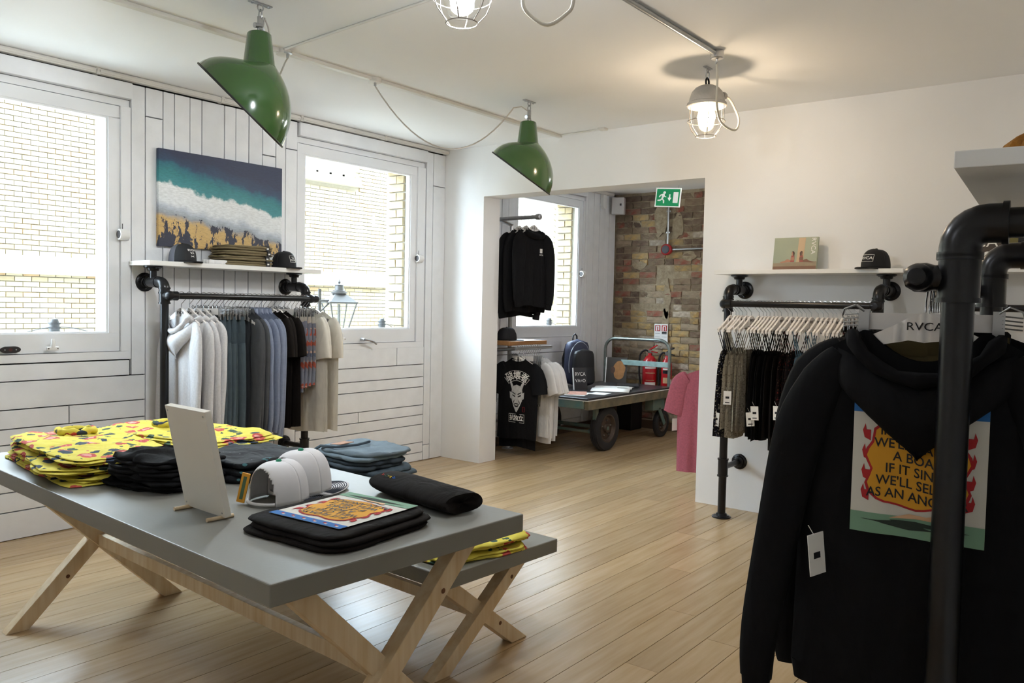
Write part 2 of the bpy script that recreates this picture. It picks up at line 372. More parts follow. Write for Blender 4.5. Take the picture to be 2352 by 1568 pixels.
# ---------------------------------------------------------------- building across the street
FY = 13.0
fb = thing('brick_building', 'pale yellow brick building across the street behind the windows', 'building', (8, FY, -3.2))
def F(v): return Vector(v)-Vector((8, FY, -3.2))
b = MB(); b.T = Matrix.Translation((-8, -FY, 3.2)); b.box(-6, 34, FY+.02, FY+.6, -3.2, 5.0); b.build('wall', m_mort, fb)
m_facade = [M('facade_brick_a', 'AEA48E', .9, var=.1, vs=9, objrand=.1), M('facade_brick_b', 'A79A80', .9, var=.12, vs=9, objrand=.12), M('facade_brick_c', 'A58C6C', .9, var=.12, vs=9, objrand=.1)]
stk = [MB() for _ in range(3)]
for s_ in stk: s_.T = Matrix.Translation((-8, -FY, 3.2))
fme = MB().box(-.108, .108, -.02, .02, -.032, .032).mesh('brick'); fme.materials.append(m_facade[0])
r = random.Random(9); cnt = 0; z = .3; row = 0
while z < 4.7:
    for (xa, xb) in ((3.2, 7.0), (9.6, 14.2), (18.5, 24)):
        x = xa+(.11 if row % 2 else 0)
        while x < xb:
            mi = r.choices((0, 1, 2), (5, 3, 2))[0]; yj = r.uniform(-.004, .004)
            inwin = 9.9 < x < 11.4 and z > 3.7
            if not inwin:
                if xa < 4 and 3.95 < x < 6.0 and 1.0 < z < 3.3 and cnt < 290:
                    piece('brick', fme, fb, F((x, FY+.01+yj, z)), m_facade[mi]); cnt += 1
                else: stk[mi].box(x-.108, x+.108, FY-.012+yj, FY+.03, z-.032, z+.032)
            x += .227
    z += .0765; row += 1
for mi in range(3): stk[mi].build('brickwork', m_facade[mi], fb)['kind'] = 'stuff'
m_stone = M('pale_stone', 'B5AD9B', .85, var=.08, vs=5)
for nm, args in (('string_course', (-4, 30, FY-.1, FY+.05, 1.75, 2.02)), ('window_sill', (9.7, 11.35, FY-.14, FY+.05, 3.78, 3.94))):
    b = MB(); b.T = Matrix.Translation((-8, -FY, 3.2)); b.box(*args); b.build(nm, m_stone, fb, bevel=.01)
fw_ = MB(); fw_.T = Matrix.Translation((-8, -FY, 3.2))
for i in range(4): fw_.box(9.98+i*.33-.03, 9.98+i*.33+.03, FY-.03, FY+.03, 3.94, 4.72)
fw_.box(9.95, 11.0, FY-.03, FY+.03, 3.94, 4.0).box(9.95, 11.0, FY-.03, FY+.03, 4.66, 4.74); wf = fw_.build('window', M('facade_window_paint', 'F2F0EA', .5), fb)
for i in range(3):
    b = MB(); b.T = Matrix.Translation((-8, -FY, 3.2)); b.box(10.01+i*.33, 10.28+i*.33, FY, FY+.015, 4.0, 4.72); b.build('pane', M('facade_glass', '8C9AA8', .08, spec=.8), wf)
struct(MB().box(-20, 50, 5.7, 40, -3.4, -3.2).build('street', M('bounce_paving', 'CCCAC4', .9, var=.15, vs=4)))  # unseen street, added and kept pale to bounce sky light onto the ceiling
# ---------------------------------------------------------------- pipe racks
PR, FR = .026, .034
def elbow_pts(c, a, b, r=.045, n=6):
    """quarter bend at corner c from direction a to direction b"""
    c = Vector(c); a = Vector(a); b = Vector(b); o = c+a*r+b*r
    return [o-a*r*math.sin(PI/2*i/n)-b*r*math.cos(PI/2*i/n) if False else o-b*r*math.cos(PI/2*i/n)-a*r*math.sin(PI/2*i/n) for i in range(n+1)]
def flange(b, c, axis, r=.062):
    b.lathe([(r, 0), (r, .008), (r*.93, .011), (.04, .013), (.035, .03), (.03, .032)], 28, c, axis)
    q = Vector(axis).normalized(); u = q.orthogonal().normalized(); v = q.cross(u)
    for k in range(4):
        a = PI/4+k*PI/2; b.lathe([(.007, .008), (.007, .015), (.004, .016)], 8, Vector(c)+(u*math.cos(a)+v*math.sin(a))*r*.75, axis)
def pipe_rack(label, loc, rz, L, out=.25, zf=1.55, zr=1.46, rail=None, k=1., tee=.11, shelf=1.652, railout=.065, low=.35, group=None):
    t = thing('pipe_rack', label, 'clothes rack', loc, rz, group)
    PR, FR = .026*k, .034*k
    def B(name, fn): b = MB(); fn(b); return b.build(name, m_black, t, smooth=40)
    for i, x in enumerate((0, L)):
        B('wall_flange', lambda b: flange(b, (x, 0, zf), (0, -1, 0)))
        B('bracket_pipe', lambda b: b.tube([(x, 0, zf), (x, -out+.03, zf)], PR, 16))
        B('bracket_tee', lambda b: b.lathe([(FR, -.05), (FR, .05)], 18, (x, -tee, zf), (0, 1, 0)).lathe([(FR+.003, -.052), (FR+.003, -.042)], 18, (x, -tee, zf), (0, 1, 0)).lathe([(FR+.003, .042), (FR+.003, .052)], 18, (x, -tee, zf), (0, 1, 0)).tube([(x, -tee, zf), (x, -tee, shelf-.005)], .022, 16))
        B('shelf_flange', lambda b: flange(b, (x, -tee, shelf), (0, 0, -1), .06))
        B('elbow', lambda b: b.tube([(x, -out+.085, zf), (x, -out+.05, zf)]+elbow_pts((x, -out, zf), (0, 1, 0), (0, 0, -1), .05)[::1][::-1][::-1]+[(x, -out, zf-.07)], FR, 16).lathe([(FR+.004, 0), (FR+.004, .012)], 18, (x, -out+.075, zf), (0, 1, 0)).lathe([(FR+.004, 0), (FR+.004, .012)], 18, (x, -out, zf-.075), (0, 0, 1)))
        B('post', lambda b: b.tube([(x, -out, zf-.06), (x, -out, .01)], PR+.001, 18))
        B('floor_flange', lambda b: flange(b, (x, -out, 0), (0, 0, 1), .065))
        B('rail_tee', lambda b: b.lathe([(FR, -.05), (FR, .05)], 18, (x, -out, zr)).lathe([(FR+.004, -.053), (FR+.004, -.043)], 18, (x, -out, zr)).lathe([(FR+.004, .043), (FR+.004, .053)], 18, (x, -out, zr)).tube([(x, -out, zr), (x, -out-railout, zr)], .027, 14).lathe([(.0, -.03), (.02, -.028), (.031, -.01), (.032, .012), (.026, .03)], 16, (x, -out-railout, zr), (0, 1, 0)))
        B('stay_tee', lambda b: b.lathe([(FR, -.06), (FR, .06)], 18, (x, -out, low)).lathe([(FR+.004, -.063), (FR+.004, -.053)], 18, (x, -out, low)).lathe([(FR+.004, .053), (FR+.004, .063)], 18, (x, -out, low)))
        B('stay_pipe', lambda b: b.tube([(x, -out+.02, low), (x, 0, low)], .02, 14))
        B('stay_flange', lambda b: flange(b, (x, 0, low), (0, -1, 0), .056))
    r0, r1 = rail if rail else (-.03, L+.04); ro = -out-railout
    B('rail', lambda b: b.tube([(r0, ro, zr), (r1, ro, zr)], .0205, 18))
    for x, s in ((r0, 1), (r1, -1)):
        B('rail_cap', lambda b: b.lathe([(0, -.018), (.018, -.014), (.028, 0), (.029, .02), (.03, .05), (.025, .055)], 18, (x, ro, zr), (s, 0, 0)))
    return t
rackL = pipe_rack('black steel pipe clothes rack on the plank wall between the windows', (2.759, 5.24, 0), 0, 1.111, .25, 1.548, 1.461, rail=(.0, 1.16))
rackR = pipe_rack('black steel pipe clothes rack with strappy tops beside the wall opening', (5.65, 2.305, 0), R(-90), .972, .29, 1.585, 1.484, shelf=1.69, rail=(-.0, 1.0))
rackR2 = pipe_rack('black steel pipe clothes rack at the far end of the back wall', (5.65, 1.0, 0), R(-90), .62, .29, 1.585, 1.484, shelf=1.69, rail=(-.02, .66))
rackF = pipe_rack('black steel pipe clothes rack holding dark hoodies close to the viewer', (3.066, .012, 0), R(184.5), 1.095, .40, 1.638, 1.526, tee=.2, shelf=1.738, railout=.074, rail=(-.1, 1.14), k=1.2)
for lab, c, sz, rz in (('white display shelf above the rack of grey hoodies', (3.33, 5.109, 1.667), (1.35, .258, .030), 0),
                       ('white display shelf above the rack of strappy tops', (5.51, 1.81, 1.704), (1.22, .278, .028), R(-90)),
                       ('white display shelf with brown and olive panels at the back wall end', (5.51, .70, 1.704), (.76, .278, .028), R(-90))):
    tag(MB().cbox((0, 0, 0), sz).build('wall_shelf', m_shelf, loc=c, rot=(0, 0, rz), bevel=.002), lab, 'shelf')
sh = tag(MB().box(-.13, 1.21, -.408, -.002, 1.738, 1.772).build('wall_shelf', m_shelf, loc=(3.066, .012, 0), rot=(0, 0, R(184.5)), bevel=.002), 'white display shelf above the dark hoodies close to the viewer', 'shelf')
# ---------------------------------------------------------------- hangers (origin = centre of the rail)
def hook_pts(drop=.075):
    p = [Vector((0.0, .031*math.cos(R(a)), .031*math.sin(R(a))-.004)) for a in range(-35, 181, 18)]
    return p+[Vector((0, -.03, -.02)), Vector((0, -.012, -.04)), Vector((0, 0, -.052)), Vector((0, 0, -drop-.01))]
hb = MB(); N = 12; top = []; bot = []
for i in range(-N, N+1):
    a = abs(i)/N; x = i/N*.2; zt = -.075-.012*(a*6 if a < .17 else 1)-(0 if a < .17 else (a-.17)**.85*.095)
    top.append((x, zt)); bot.append((x, zt-(.050*(1-a)**2.2+.019)))
for k in range(2*N):
    hb.prism([top[k], top[k+1], bot[k+1], bot[k]], -.0065, .0065)
me_hang = hb.mesh('hanger_body', 30); me_hang.materials.append(m_hanger)
me_hook = MB().tube(hook_pts(), .0019, 6).mesh('hook', 60); me_hook.materials.append(m_wire)
_t = text('t', 'RVCA', .026, m_ink, None, (0, 0, 0), rot=(0, 0, 0), sx=1.15); me_txt = _t.data; bpy.data.objects.remove(_t)
cb = MB().box(-.135, .135, -.006, .006, -.118, -.078); me_bar = cb.mesh('hanger_bar'); me_bar.materials.append(m_hanger)
cc = MB()
cc.box(-.012, .012, -.014, -.009, -.15, -.07).box(-.012, .012, .009, .014, -.15, -.07).tube([(0, -.014, -.075), (.02, -.02, -.06), (.045, -.012, -.07), (.05, 0, -.085), (.045, .012, -.07), (.02, .02, -.06), (0, .014, -.075)], .0022, 6)
for k in range(4): cc.tube([(.006, -.013, -.08-k*.009), (.046, -.004, -.084-k*.009)], .0018, 5)
me_clip = cc.mesh('clip', 40); me_clip.materials.append(m_chrome)
def hanger(label, group, loc, rz, clip=False, flip=False, brand=True):
    t = thing('clip_hanger' if clip else 'clothes_hanger', label, 'hanger', loc, rz, group)
    piece('hook', me_hook, t)
    if clip:
        piece('hanger_bar', me_bar, t); piece('clip', me_clip, t, (.14, 0, 0)); piece('clip', me_clip, t, (-.14, 0, 0), rot=(0, 0, PI))
        if brand: piece('brand_print', me_txt, t, (0, .0067, -.098), rot=(R(90), 0, PI))
    else:
        piece('hanger_body', me_hang, t)
        if brand: piece('brand_print', me_txt, t, (0, .0071, -.108), rot=(R(90), 0, PI))
    return t
# ---------------------------------------------------------------- garments (local x width, +y face shown, z down from the rail)
class Cloth:
    def __init__(s, hw=.25, sh=.215, z0=-.095, drop=.055, hem=-.82, th=.028, neck=.085, dip=.02, fold=.012, nf=3, seed=0, flare=0., waist=0., hemw=.01, top=.012):
        r = random.Random(seed); s.__dict__.update(hw=hw, sh=sh, z0=z0, drop=drop, hem=hem, th=th, neck=neck, dip=dip, fold=fold, nf=nf, flare=flare, waist=waist, hemw=hemw, top=top)
        s.p1, s.p2, s.p3, s.bx = r.uniform(0, 6), r.uniform(0, 6), r.uniform(0, 6), r.uniform(-.012, .012)
    def w(s, v):
        a = min(v/.16, 1); a = a*a*(3-2*a); return s.sh+(s.hw-s.sh)*a-s.waist*math.sin(PI*min(1, v))+s.flare*v
    def ztop(s, u):
        x = abs(u)*s.sh
        if x < s.neck: return s.z0-s.dip*(1-(x/s.neck)**2)
        return s.z0-s.drop*((x-s.neck)/max(1e-4, s.sh-s.neck))**.9
    def pt(s, u, v, side):
        x = u*s.w(v)+s.bx*v*v; zt = s.ztop(u); zh = s.hem+s.hemw*math.sin(3*u+s.p3)
        z = zt+(zh-zt)*v
        t = (s.top+(s.th-s.top)*min(1, v/.18))*(max(0, 1-u*u))**.45
        f = s.fold*min(1, v*1.6)*(math.sin(s.nf*PI*u+s.p1+v*1.2)+.5*math.sin(s.nf*2.3*PI*u+s.p2-v*2))
        return Vector((x, side*t+f*(1-.3*abs(u)), z))
    def mesh(s, b, nu=22, nv=14):
        for side in (1, -1): b.grid(lambda i, j: s.pt(i*2-1, j, side), nu, nv)
    def front(s, x, z):
        u = v = .5
        for _ in range(6):
            u = max(-1, min(1, (x-s.bx*v*v)/s.w(v))); zt = s.ztop(u); zh = s.hem+s.hemw*math.sin(3*u+s.p3); v = max(0, min(1, (z-zt)/(zh-zt)))
        return s.pt(u, v, 1).y
def sleeve(b, path, ws, ts, cap=True, seg=14, y=0.):
    P = spl(path, 4); k_ = len(path)-1; it = lambda a: [a[min(int(q), k_-1)]+(a[min(int(q), k_-1)+1]-a[min(int(q), k_-1)])*(q-min(int(q), k_-1)) for q in [i*k_/(len(P)-1) for i in range(len(P))]]; ws, ts = it(ws), it(ts)
    n = len(P); vs = []
    for i, p in enumerate(P):
        t = P[min(i+1, n-1)]-P[max(i-1, 0)]; t.normalize(); q = Vector((t.z, 0, -t.x)); q.normalize()
        for k in range(seg):
            a = 2*PI*k/seg; c, s_ = math.cos(a), math.sin(a); vs.append(p+q*ws[i]*c+Vector((0, 1, 0))*ts[i]*(abs(s_)**.8)*(1 if s_ > 0 else -1))
    fs = [(i*seg+k, i*seg+(k+1) % seg, (i+1)*seg+(k+1) % seg, (i+1)*seg+k) for i in range(n-1) for k in range(seg)]
    if cap: fs += [tuple(range(seg))]
    b._add(vs, fs)
def neckline(b, c, r=.006, back=True):
    pts = []
    for i in range(17):
        a = PI*2*i/16; x = c.neck*1.02*math.cos(a); y_ = c.top*math.sin(a)*.9; z = c.ztop(x/c.sh)-(.03*math.sin(a) if math.sin(a) > 0 else 0)+.003; pts.append((x, y_, z))
    b.tube(pts[:-1], r, 6, closed=True)
def tee(label, group, loc, rz, mat, seed=0, hem=-.82, hw=.25, sleeves=True, tilt=0, name='t_shirt', cat='t-shirt', slv=.2, sp=1., **k):
    t = thing(name, label, cat, loc, rz, group); c = Cloth(hem=hem, hw=hw, seed=seed, **k)
    b = MB(); c.mesh(b); b.build('body', mat, t, smooth=75)
    r = random.Random(seed+5)
    for s in (-1, 1):
        b = MB(); d = r.uniform(-.01, .02); x0 = c.sh-.03
        sleeve(b, [(s*(x0-.01), 0, c.z0-c.drop-.012), (s*(x0+.05*sp), .004, c.z0-c.drop-.075), (s*(x0+.085*sp), .008, c.z0-c.drop-slv*.75), (s*(x0+.10*sp+d*sp), .01, c.z0-c.drop-slv-.02)], [.055, .085*(.6+.4*sp), .092*(.6+.4*sp), .09*(.6+.4*sp)], [.024, .03, .032, .026]); b.build('sleeve', mat, t, smooth=75)
    b = MB(); neckline(b, c); b.build('collar', mat, t, smooth=75)
    return t, c
def longsleeve(label, group, loc, rz, mat, seed=0, hem=-.84, hw=.25, name='shirt', cat='shirt', cuff=-1.0, hood=False, collar=False, th=.03, zipm=None, spread=.0, trim=None, slim=1., **k):
    t = thing(name, label, cat, loc, rz, group); c = Cloth(hem=hem, hw=hw, seed=seed, th=th, **k)
    b = MB(); c.mesh(b, 26, 16); b.build('body', mat, t, smooth=75)
    r = random.Random(seed+9); tm = trim or mat
    for s in (-1, 1):
        x0 = c.sh-.03; zz = c.z0-c.drop; e = cuff+r.uniform(-.02, .02); j = r.uniform(-.012, .012); sp = spread
        pth = [(s*(x0-.01), 0, zz-.015), (s*(x0+.045*slim), .003, zz-.08), (s*(x0+.072*slim+sp*.3), .008+j, zz-.2), (s*(x0+.085*slim+sp*.6), .012+j, zz+(e-zz)*.5), (s*(x0+.088*slim+sp*.9), .014+j*2, zz+(e-zz)*.8), (s*(x0+.08*slim+sp), .012+j*2, e+.05)]
        b = MB(); sleeve(b, pth, [.05*slim, .085*slim, .09*slim, .078*slim, .068*slim, .058*slim], [k_*(.62 if abs(slim-.75) < .01 else 1) for k_ in (.024, .034, .037, .033, .03, .026)]); b.build('sleeve', mat, t, smooth=75)
        b = MB(); sleeve(b, [pth[-1], (pth[-1][0], pth[-1][1], e+.025), (pth[-1][0]-s*.003, pth[-1][1], e)], [.054*slim, .05*slim, .046*slim], [k_*(.62 if abs(slim-.75) < .01 else 1) for k_ in (.024, .022, .021)]); b.build('cuff', tm, t, smooth=75)
    b = MB()
    def hemband(i, j):
        a = 2*PI*i; u = math.cos(a); p = c.pt(max(-.999, min(.999, u)), 1, 1 if math.sin(a) > 0 else -1); p.z -= .045*j; p.x *= 1-.03*j; return p
    if hood or name == 'hoodie': b.grid(hemband, 32, 2, True); b.build('hem_band', tm, t, smooth=75)
    if hood:
        # hood draped down the shown face
        def hd(i, j):
            u = i*2-1; wv = .175*(1-j**4.5)+.008; x = u*wv; z = c.z0-.02-.095*(1-u*u)-.03*u**4-j*(.182+.02*u*u-.04*abs(u)**3); n = (1-u*u)**.6
            y_ = c.front(max(-c.sh*.98, min(c.sh*.98, x)), min(z, c.ztop(x/c.sh)-.01))+.006+(.05*math.sin(PI*min(1, j*1.05)**.75)+.01)*n+.006*math.sin(7*u+seed)*n
            return Vector((x, y_, z))
        b = MB(); b.grid(hd, 20, 14)
        def hb_(i, j):
            u = i*2-1; wv = .175*(1-j**4.5)+.008; x = u*wv; z = c.z0-.02-.095*(1-u*u)-.03*u**4-j*(.182+.02*u*u-.04*abs(u)**3)
            return Vector((x, -.004+c.front(max(-c.sh*.98, min(c.sh*.98, x)), min(z, c.ztop(x/c.sh)-.01)), z))
        b.grid(hb_, 20, 14); b.build('hood', mat, t, smooth=75)
        b = MB()       # rolled hood edge around the neck
        pts = [(.15*math.cos(a), .02+.042*math.sin(a), c.z0-.02-.095*abs(math.sin(a))**1.5) for a in [PI*2*i/20 for i in range(20)]]
        b.tube(pts, [.017+.004*math.sin(3*i) for i in range(20)], 8, closed=True); b.build('hood_edge', mat, t, smooth=75)
    elif collar:
        b = MB()
        def cf(i, j):
            a = PI*2*i; return Vector(((.088+.012*j)*math.cos(a), (.022+.016*j)*math.sin(a), c.z0+.028-.045*j-.01*abs(math.cos(a))))
        b.grid(cf, 24, 3, True); b.build('collar', mat, t, smooth=75, solid=.004)
        b = MB(); zz = [c.z0-.03-(c.z0-hem-.06)*k_/12 for k_ in range(13)]; b.tube([(0, c.front(0, z)+.002, z) for z in zz], .005, 6); b.build('placket', tm, t, smooth=75)
    else:
        b = MB(); neckline(b, c); b.build('collar', mat, t, smooth=75)
    return t, c
def trousers(label, group, loc, rz, mat, seed=0, L=.85, hw=.16, name='trousers', cat='trousers', band=None, legs=True):
    t = thing(name, label, cat, loc, rz, group); r = random.Random(seed)
    zb = -.128; c = Cloth(hw=hw, sh=hw*.96, z0=zb-.03, drop=0, hem=-.128-L*.3, th=.018, neck=.001, dip=0, fold=.006, nf=2, seed=seed, top=.012)
    b = MB(); c.mesh(b, 14, 6); b.build('seat', mat, t, smooth=75)
    wb_ = Cloth(hw=hw*.97, sh=hw*.95, z0=zb+.0, drop=0, hem=zb-.042, th=.015, neck=.001, dip=0, fold=0, seed=seed, top=.013)
    b = MB(); wb_.mesh(b, 14, 2); b.build('waistband', band or mat, t, smooth=75)
    for s in (-1, 1):
        b = MB(); z1 = -.128-L*.26; e = -.128-L+r.uniform(-.015, .015)
        wd = hw*.5
        sleeve(b, [(s*hw*.5, 0, z1+.03), (s*hw*.52, .002, z1-.02), (s*hw*.53, .005*s, (z1+e)/2), (s*hw*.54, .004, e)], [wd, wd*1.02, wd*.98, wd*.95], [.016, .018, .017, .016]); b.build('leg', mat, t, smooth=75)
    return t
def strappy(label, group, loc, rz, mat, seed=0, L=.42, hw=.17, zt=-.28, name='strappy_top', cat='top', tagm=True, flare=.03):
    t = thing(name, label, cat, loc, rz, group); r = random.Random(seed)
    c = Cloth(hw=hw, sh=hw*.82, z0=zt, drop=.035, hem=zt-L, th=.014, neck=.02, dip=.03, fold=.008, nf=3, seed=seed, flare=flare, hemw=.015, top=.008)
    b = MB(); c.mesh(b, 18, 9); b.build('body', mat, t, smooth=75)
    for s in (-1, 1):
        for y_ in (-.007, .007):
            b = MB(); b.tube([(s*.185, y_*.9, -.168), (s*.15, y_, -.22), (s*hw*.45, y_, zt-.03)], .0028, 5); b.build('strap', mat, t)
    if tagm:
        a = r.choice((1, 1, 1, -1)); zz = zt-L*r.uniform(.45, .75)
        b = MB().box(-.025, .025, -.001, .001, -.09, 0); g = b.build('price_tag', m_white, t, loc=(a*(hw+.025), .012, zz), rot=(0, R(r.uniform(-6, 6)), R(90+r.uniform(-25, 25))))
        MB().box(-.012, .012, -.0016, .0016, -.05, -.036).box(-.014, .014, -.0016, .0016, -.079, -.073).build('barcode', m_ink, g)
        MB().tube([(0, 0, 0), (-a*.012, -.004, .03)], .0008, 4).build('tag_string', m_white, g)
    return t
# ---------------------------------------------------------------- fabric materials
def floral(name, base, spots, rough=.85):
    """plain cloth with scattered blobs of colour: spots = (colour, scale, size, seed)"""
    if name in MATS: return MATS[name]
    m = bpy.data.materials.new(name); MATS[name] = m; m.use_nodes = True; nt = m.node_tree; p = nt.nodes['Principled BSDF']; p.inputs['Roughness'].default_value = rough; p.inputs['Specular IOR Level'].default_value = .25
    tc = nd(nt, 'ShaderNodeTexCoord'); no = nd(nt, 'ShaderNodeTexNoise'); no.inputs['Scale'].default_value = 40
    prev = None
    for col, sc, size, sd_ in spots:
        mp = nd(nt, 'ShaderNodeMapping'); mp.inputs['Location'].default_value = (sd_*1.7, sd_*.9, sd_*2.3); mp.inputs['Scale'].default_value = (1, 1, 1.35); nt.links.new(tc.outputs['Object'], mp.inputs[0])
        ad = nd(nt, 'ShaderNodeMix', data_type='VECTOR'); ad.inputs[0].default_value = .035; nt.links.new(mp.outputs[0], ad.inputs[4]); nt.links.new(no.outputs['Color'], ad.inputs[5]); nt.links.new(mp.outputs[0], no.inputs[0])
        vo = nd(nt, 'ShaderNodeTexVoronoi'); vo.inputs['Scale'].default_value = sc; nt.links.new(ad.outputs[1], vo.inputs['Vector'])
        lt = nd(nt, 'ShaderNodeMath', operation='LESS_THAN'); lt.inputs[1].default_value = size; nt.links.new(vo.outputs['Distance'], lt.inputs[0])
        mx = nd(nt, 'ShaderNodeMix', data_type='RGBA'); nt.links.new(lt.outputs[0], mx.inputs[0])
        if prev: nt.links.new(prev, mx.inputs[6])
        else: mx.inputs[6].default_value = (*lin(base), 1)
        mx.inputs[7].default_value = (*lin(col), 1); prev = mx.outputs[2]
    wm = nd(nt, 'ShaderNodeMapping'); wm.inputs['Scale'].default_value = (1, 1, .35); nt.links.new(tc.outputs['Object'], wm.inputs[0]); wn = nd(nt, 'ShaderNodeTexNoise'); wn.inputs['Scale'].default_value = 10; wn.inputs['Distortion'].default_value = .8; nt.links.new(wm.outputs[0], wn.inputs[0])
    wb2 = nd(nt, 'ShaderNodeBump'); wb2.inputs['Strength'].default_value = .5; wb2.inputs['Distance'].default_value = .04; nt.links.new(wn.outputs[0], wb2.inputs['Height']); nt.links.new(wb2.outputs[0], p.inputs['Normal'])
    nt.links.new(prev, p.inputs['Base Color']); return m
def fab(name, col, var=.12, vs=30, rough=.9): return M(name, col, rough, var=var, vs=vs, spec=.2, wrinkle=.35)
f_heather = fab('heather_grey', 'D2D1D3', .14, 90); f_char = fab('charcoal_twill', '4B4D50', .15, 25); f_teal = fab('slate_twill', '5B686F', .15, 25)
f_blue = fab('blue_chambray', '828BA0', .14, 60); f_black = fab('black_jersey', '101012', .2, 30); f_soft = fab('washed_black', '17120F', .2, 30); f_cream = fab('cream_cotton', 'DAD5CA', .08, 20); f_white = fab('white_cotton', 'E9E8E8', .06, 20)
f_short = floral('floral_grey', '8F929E', [('6A7186', 15, .34, 4), ('B4614E', 13, .33, 1), ('D8B9A8', 17, .2, 7)])
f_yellow = floral('floral_yellow', 'DDCF58', [('3F5548', 13, .25, 12), ('C4554E', 11, .34, 2), ('E2A49A', 11, .18, 2), ('3A4656', 12, .27, 5)])
f_navyf = floral('floral_navy', '14151F', [('B9B6A6', 42, .3, 1), ('6B708A', 38, .22, 5)]); f_beige = floral('print_beige', 'A09A8C', [('7C766C', 55, .33, 2), ('BDB7AA', 40, .25, 6)])
f_redf = floral('floral_dark_red', '1C1112', [('7A2A28', 40, .26, 3), ('6E5A48', 44, .2, 7)]); f_denim = fab('denim_blue', '6A8494', .15, 30); f_pink = M('pink_chambray', 'A85A66', .9, col2='93505C', vs=70, bump=.2, bs=200, spec=.2)
f_multi = floral('floral_olive', '23211C', [('76722E', 34, .26, 3), ('B0A79A', 40, .2, 8), ('6E2F3A', 38, .2, 5)]); f_olive = fab('olive_twill', '5C5236', .15, 20)
# ---------------------------------------------------------------- left rack
LY, LZ = 4.925, 1.461; RZ = R(90)
def Lh(x, what, clip=False): return hanger('white %s on the pipe rail between windows, holding %s' % ('clip hanger' if clip else 'hanger', what), 'hangers on the rack between the windows', (x, LY, LZ), RZ+R(random.Random(int(x*1000)).uniform(-3, 3)), clip)
ws = ('one', 'two')
for i, x in enumerate((2.838, 2.894, 2.943, 2.995)):
    Lh(x, 'the %s pale grey hoodie' % ORD[i])
    longsleeve('pale heather grey hoodie, %s from the post on the rack between windows' % ORD[i], 'pale grey hoodies between the windows', (x, LY, LZ), RZ+R((-4, 2, -1, 1)[i]), f_heather, 11+i, hem=-.84, hw=.235, name='hoodie', cat='hoodie', cuff=-.93, hood=True, th=.02, sh=.195, fold=.006, z0=-.112, slim=.75)
for i, x in enumerate((3.034, 3.062, 3.09, 3.119, 3.150, 3.180, 3.212)):
    Lh(x, 'the %s slate trousers' % ORD[i], True)
    trousers('slate grey trousers, %s pair from the hoodies on the left rack' % ORD[i], 'slate trousers on the left rack', (x, LY+(.0, -.012, .008, -.02, .004, -.014, .01)[i], LZ), RZ+R((2, -3, 1, 3, -2, 2, -1)[i]), f_teal, 30+i, L=.85, hw=.15+.012*(i % 3))
for i, x in enumerate((3.256, 3.284, 3.312)):
    Lh(x, 'the %s charcoal overshirt' % ORD[i])
    longsleeve('long charcoal overshirt, %s beside the slate trousers' % ORD[i], 'charcoal overshirts', (x, LY, LZ), RZ+R((3, -2, 0)[i]), f_char, 50+i, hem=-.95, hw=.235, name='overshirt', cat='shirt', cuff=-.96+.03*i, collar=True, th=.014, sh=.2, slim=.75, fold=.006)
for i, x in enumerate((3.345, 3.383, 3.421, 3.456)):
    Lh(x, 'the %s blue-grey shirt' % ORD[i])
    longsleeve('blue-grey long sleeved shirt, %s after the charcoal overshirts' % ORD[i], 'blue-grey shirts', (x, LY, LZ), RZ+R((-3, 1, 2, -2)[i]), f_blue, 60+i, hem=-.88, hw=.23, cuff=-.93, collar=True, th=.014, sh=.2, slim=.75, fold=.007)
for i, x in enumerate((3.494, 3.536, 3.58)):
    Lh(x, 'the %s black t-shirt' % ORD[i])
    tee('black cotton t-shirt, %s after the blue-grey shirts' % ORD[i], 'black t-shirts on the left rack', (x, LY, LZ), RZ+R((2, -2, 4)[i]), f_soft, 70+i, hem=-.9, hw=.235, th=.015, sh=.2, fold=.006, slv=.24, sp=.55)
for i, x in enumerate((3.628, 3.662, 3.696, 3.731, 3.765)):
    Lh(x, 'the %s floral shorts' % ORD[i], True)
    trousers('grey floral shorts, %s pair after the black t-shirts' % ORD[i], 'floral shorts', (x, LY, LZ), RZ, f_short, 80+i, L=.5+.04*(i < 2), hw=.185, name='shorts', cat='shorts', band=f_cream)
for i, x in enumerate((3.798, 3.824, 3.912)):
    Lh(x, 'the %s cream t-shirt' % ORD[i])
    tee('loose cream t-shirt, %s at the window end of the left rack' % ORD[i], 'cream t-shirts', (x, LY, LZ), RZ+R((1, -1, 3)[i]), f_cream, 90+i, hem=-.97, hw=.25, th=.013, sh=.2, fold=.007, slv=.26, sp=.6)
# ---------------------------------------------------------------- rack on the back wall
RXx, RZz = 5.295, 1.484; RY_ = [2.258, 2.219, 2.197, 2.174, 2.142, 2.111, 2.058, 2.03, 2.007, 1.984, 1.957, 1.933, 1.909, 1.865, 1.837, 1.803, 1.775, 1.748, 1.714, 1.672, 1.641, 1.611, 1.581, 1.557, 1.521, 1.493, 1.461, 1.428, 1.400, 1.361]
def Rh(i, y, clip=False):
    return hanger('white %s, %s from the post on the back wall rack' % ('clip hanger' if clip else 'hanger', ORD[i]), 'hangers on the back wall rack', (RXx, y, RZz), R(180)+R(random.Random(i).uniform(-2, 2)), clip)
kinds = [(f_navyf, 'navy floral sundress', 'dress', .62)]+[(f_beige, 'beige patterned strappy top', 'top', .55)]*5+[(f_black, 'black strappy top', 'top', .58)]*5+[(f_soft, 'black strappy top', 'top', .6)]*2+[(f_redf, 'dark red floral strappy top', 'top', .6)]*3+[(f_denim, 'blue denim strappy top', 'top', .52)]*2+[(f_white, 'white lace camisole', 'top', .5)]+[(f_denim, 'blue strappy top', 'top', .5)]*2+[(f_white, 'white strappy top', 'top', .5)]*3+[(f_navyf, 'navy floral strappy top', 'top', .5)]*2
cnt_ = {}
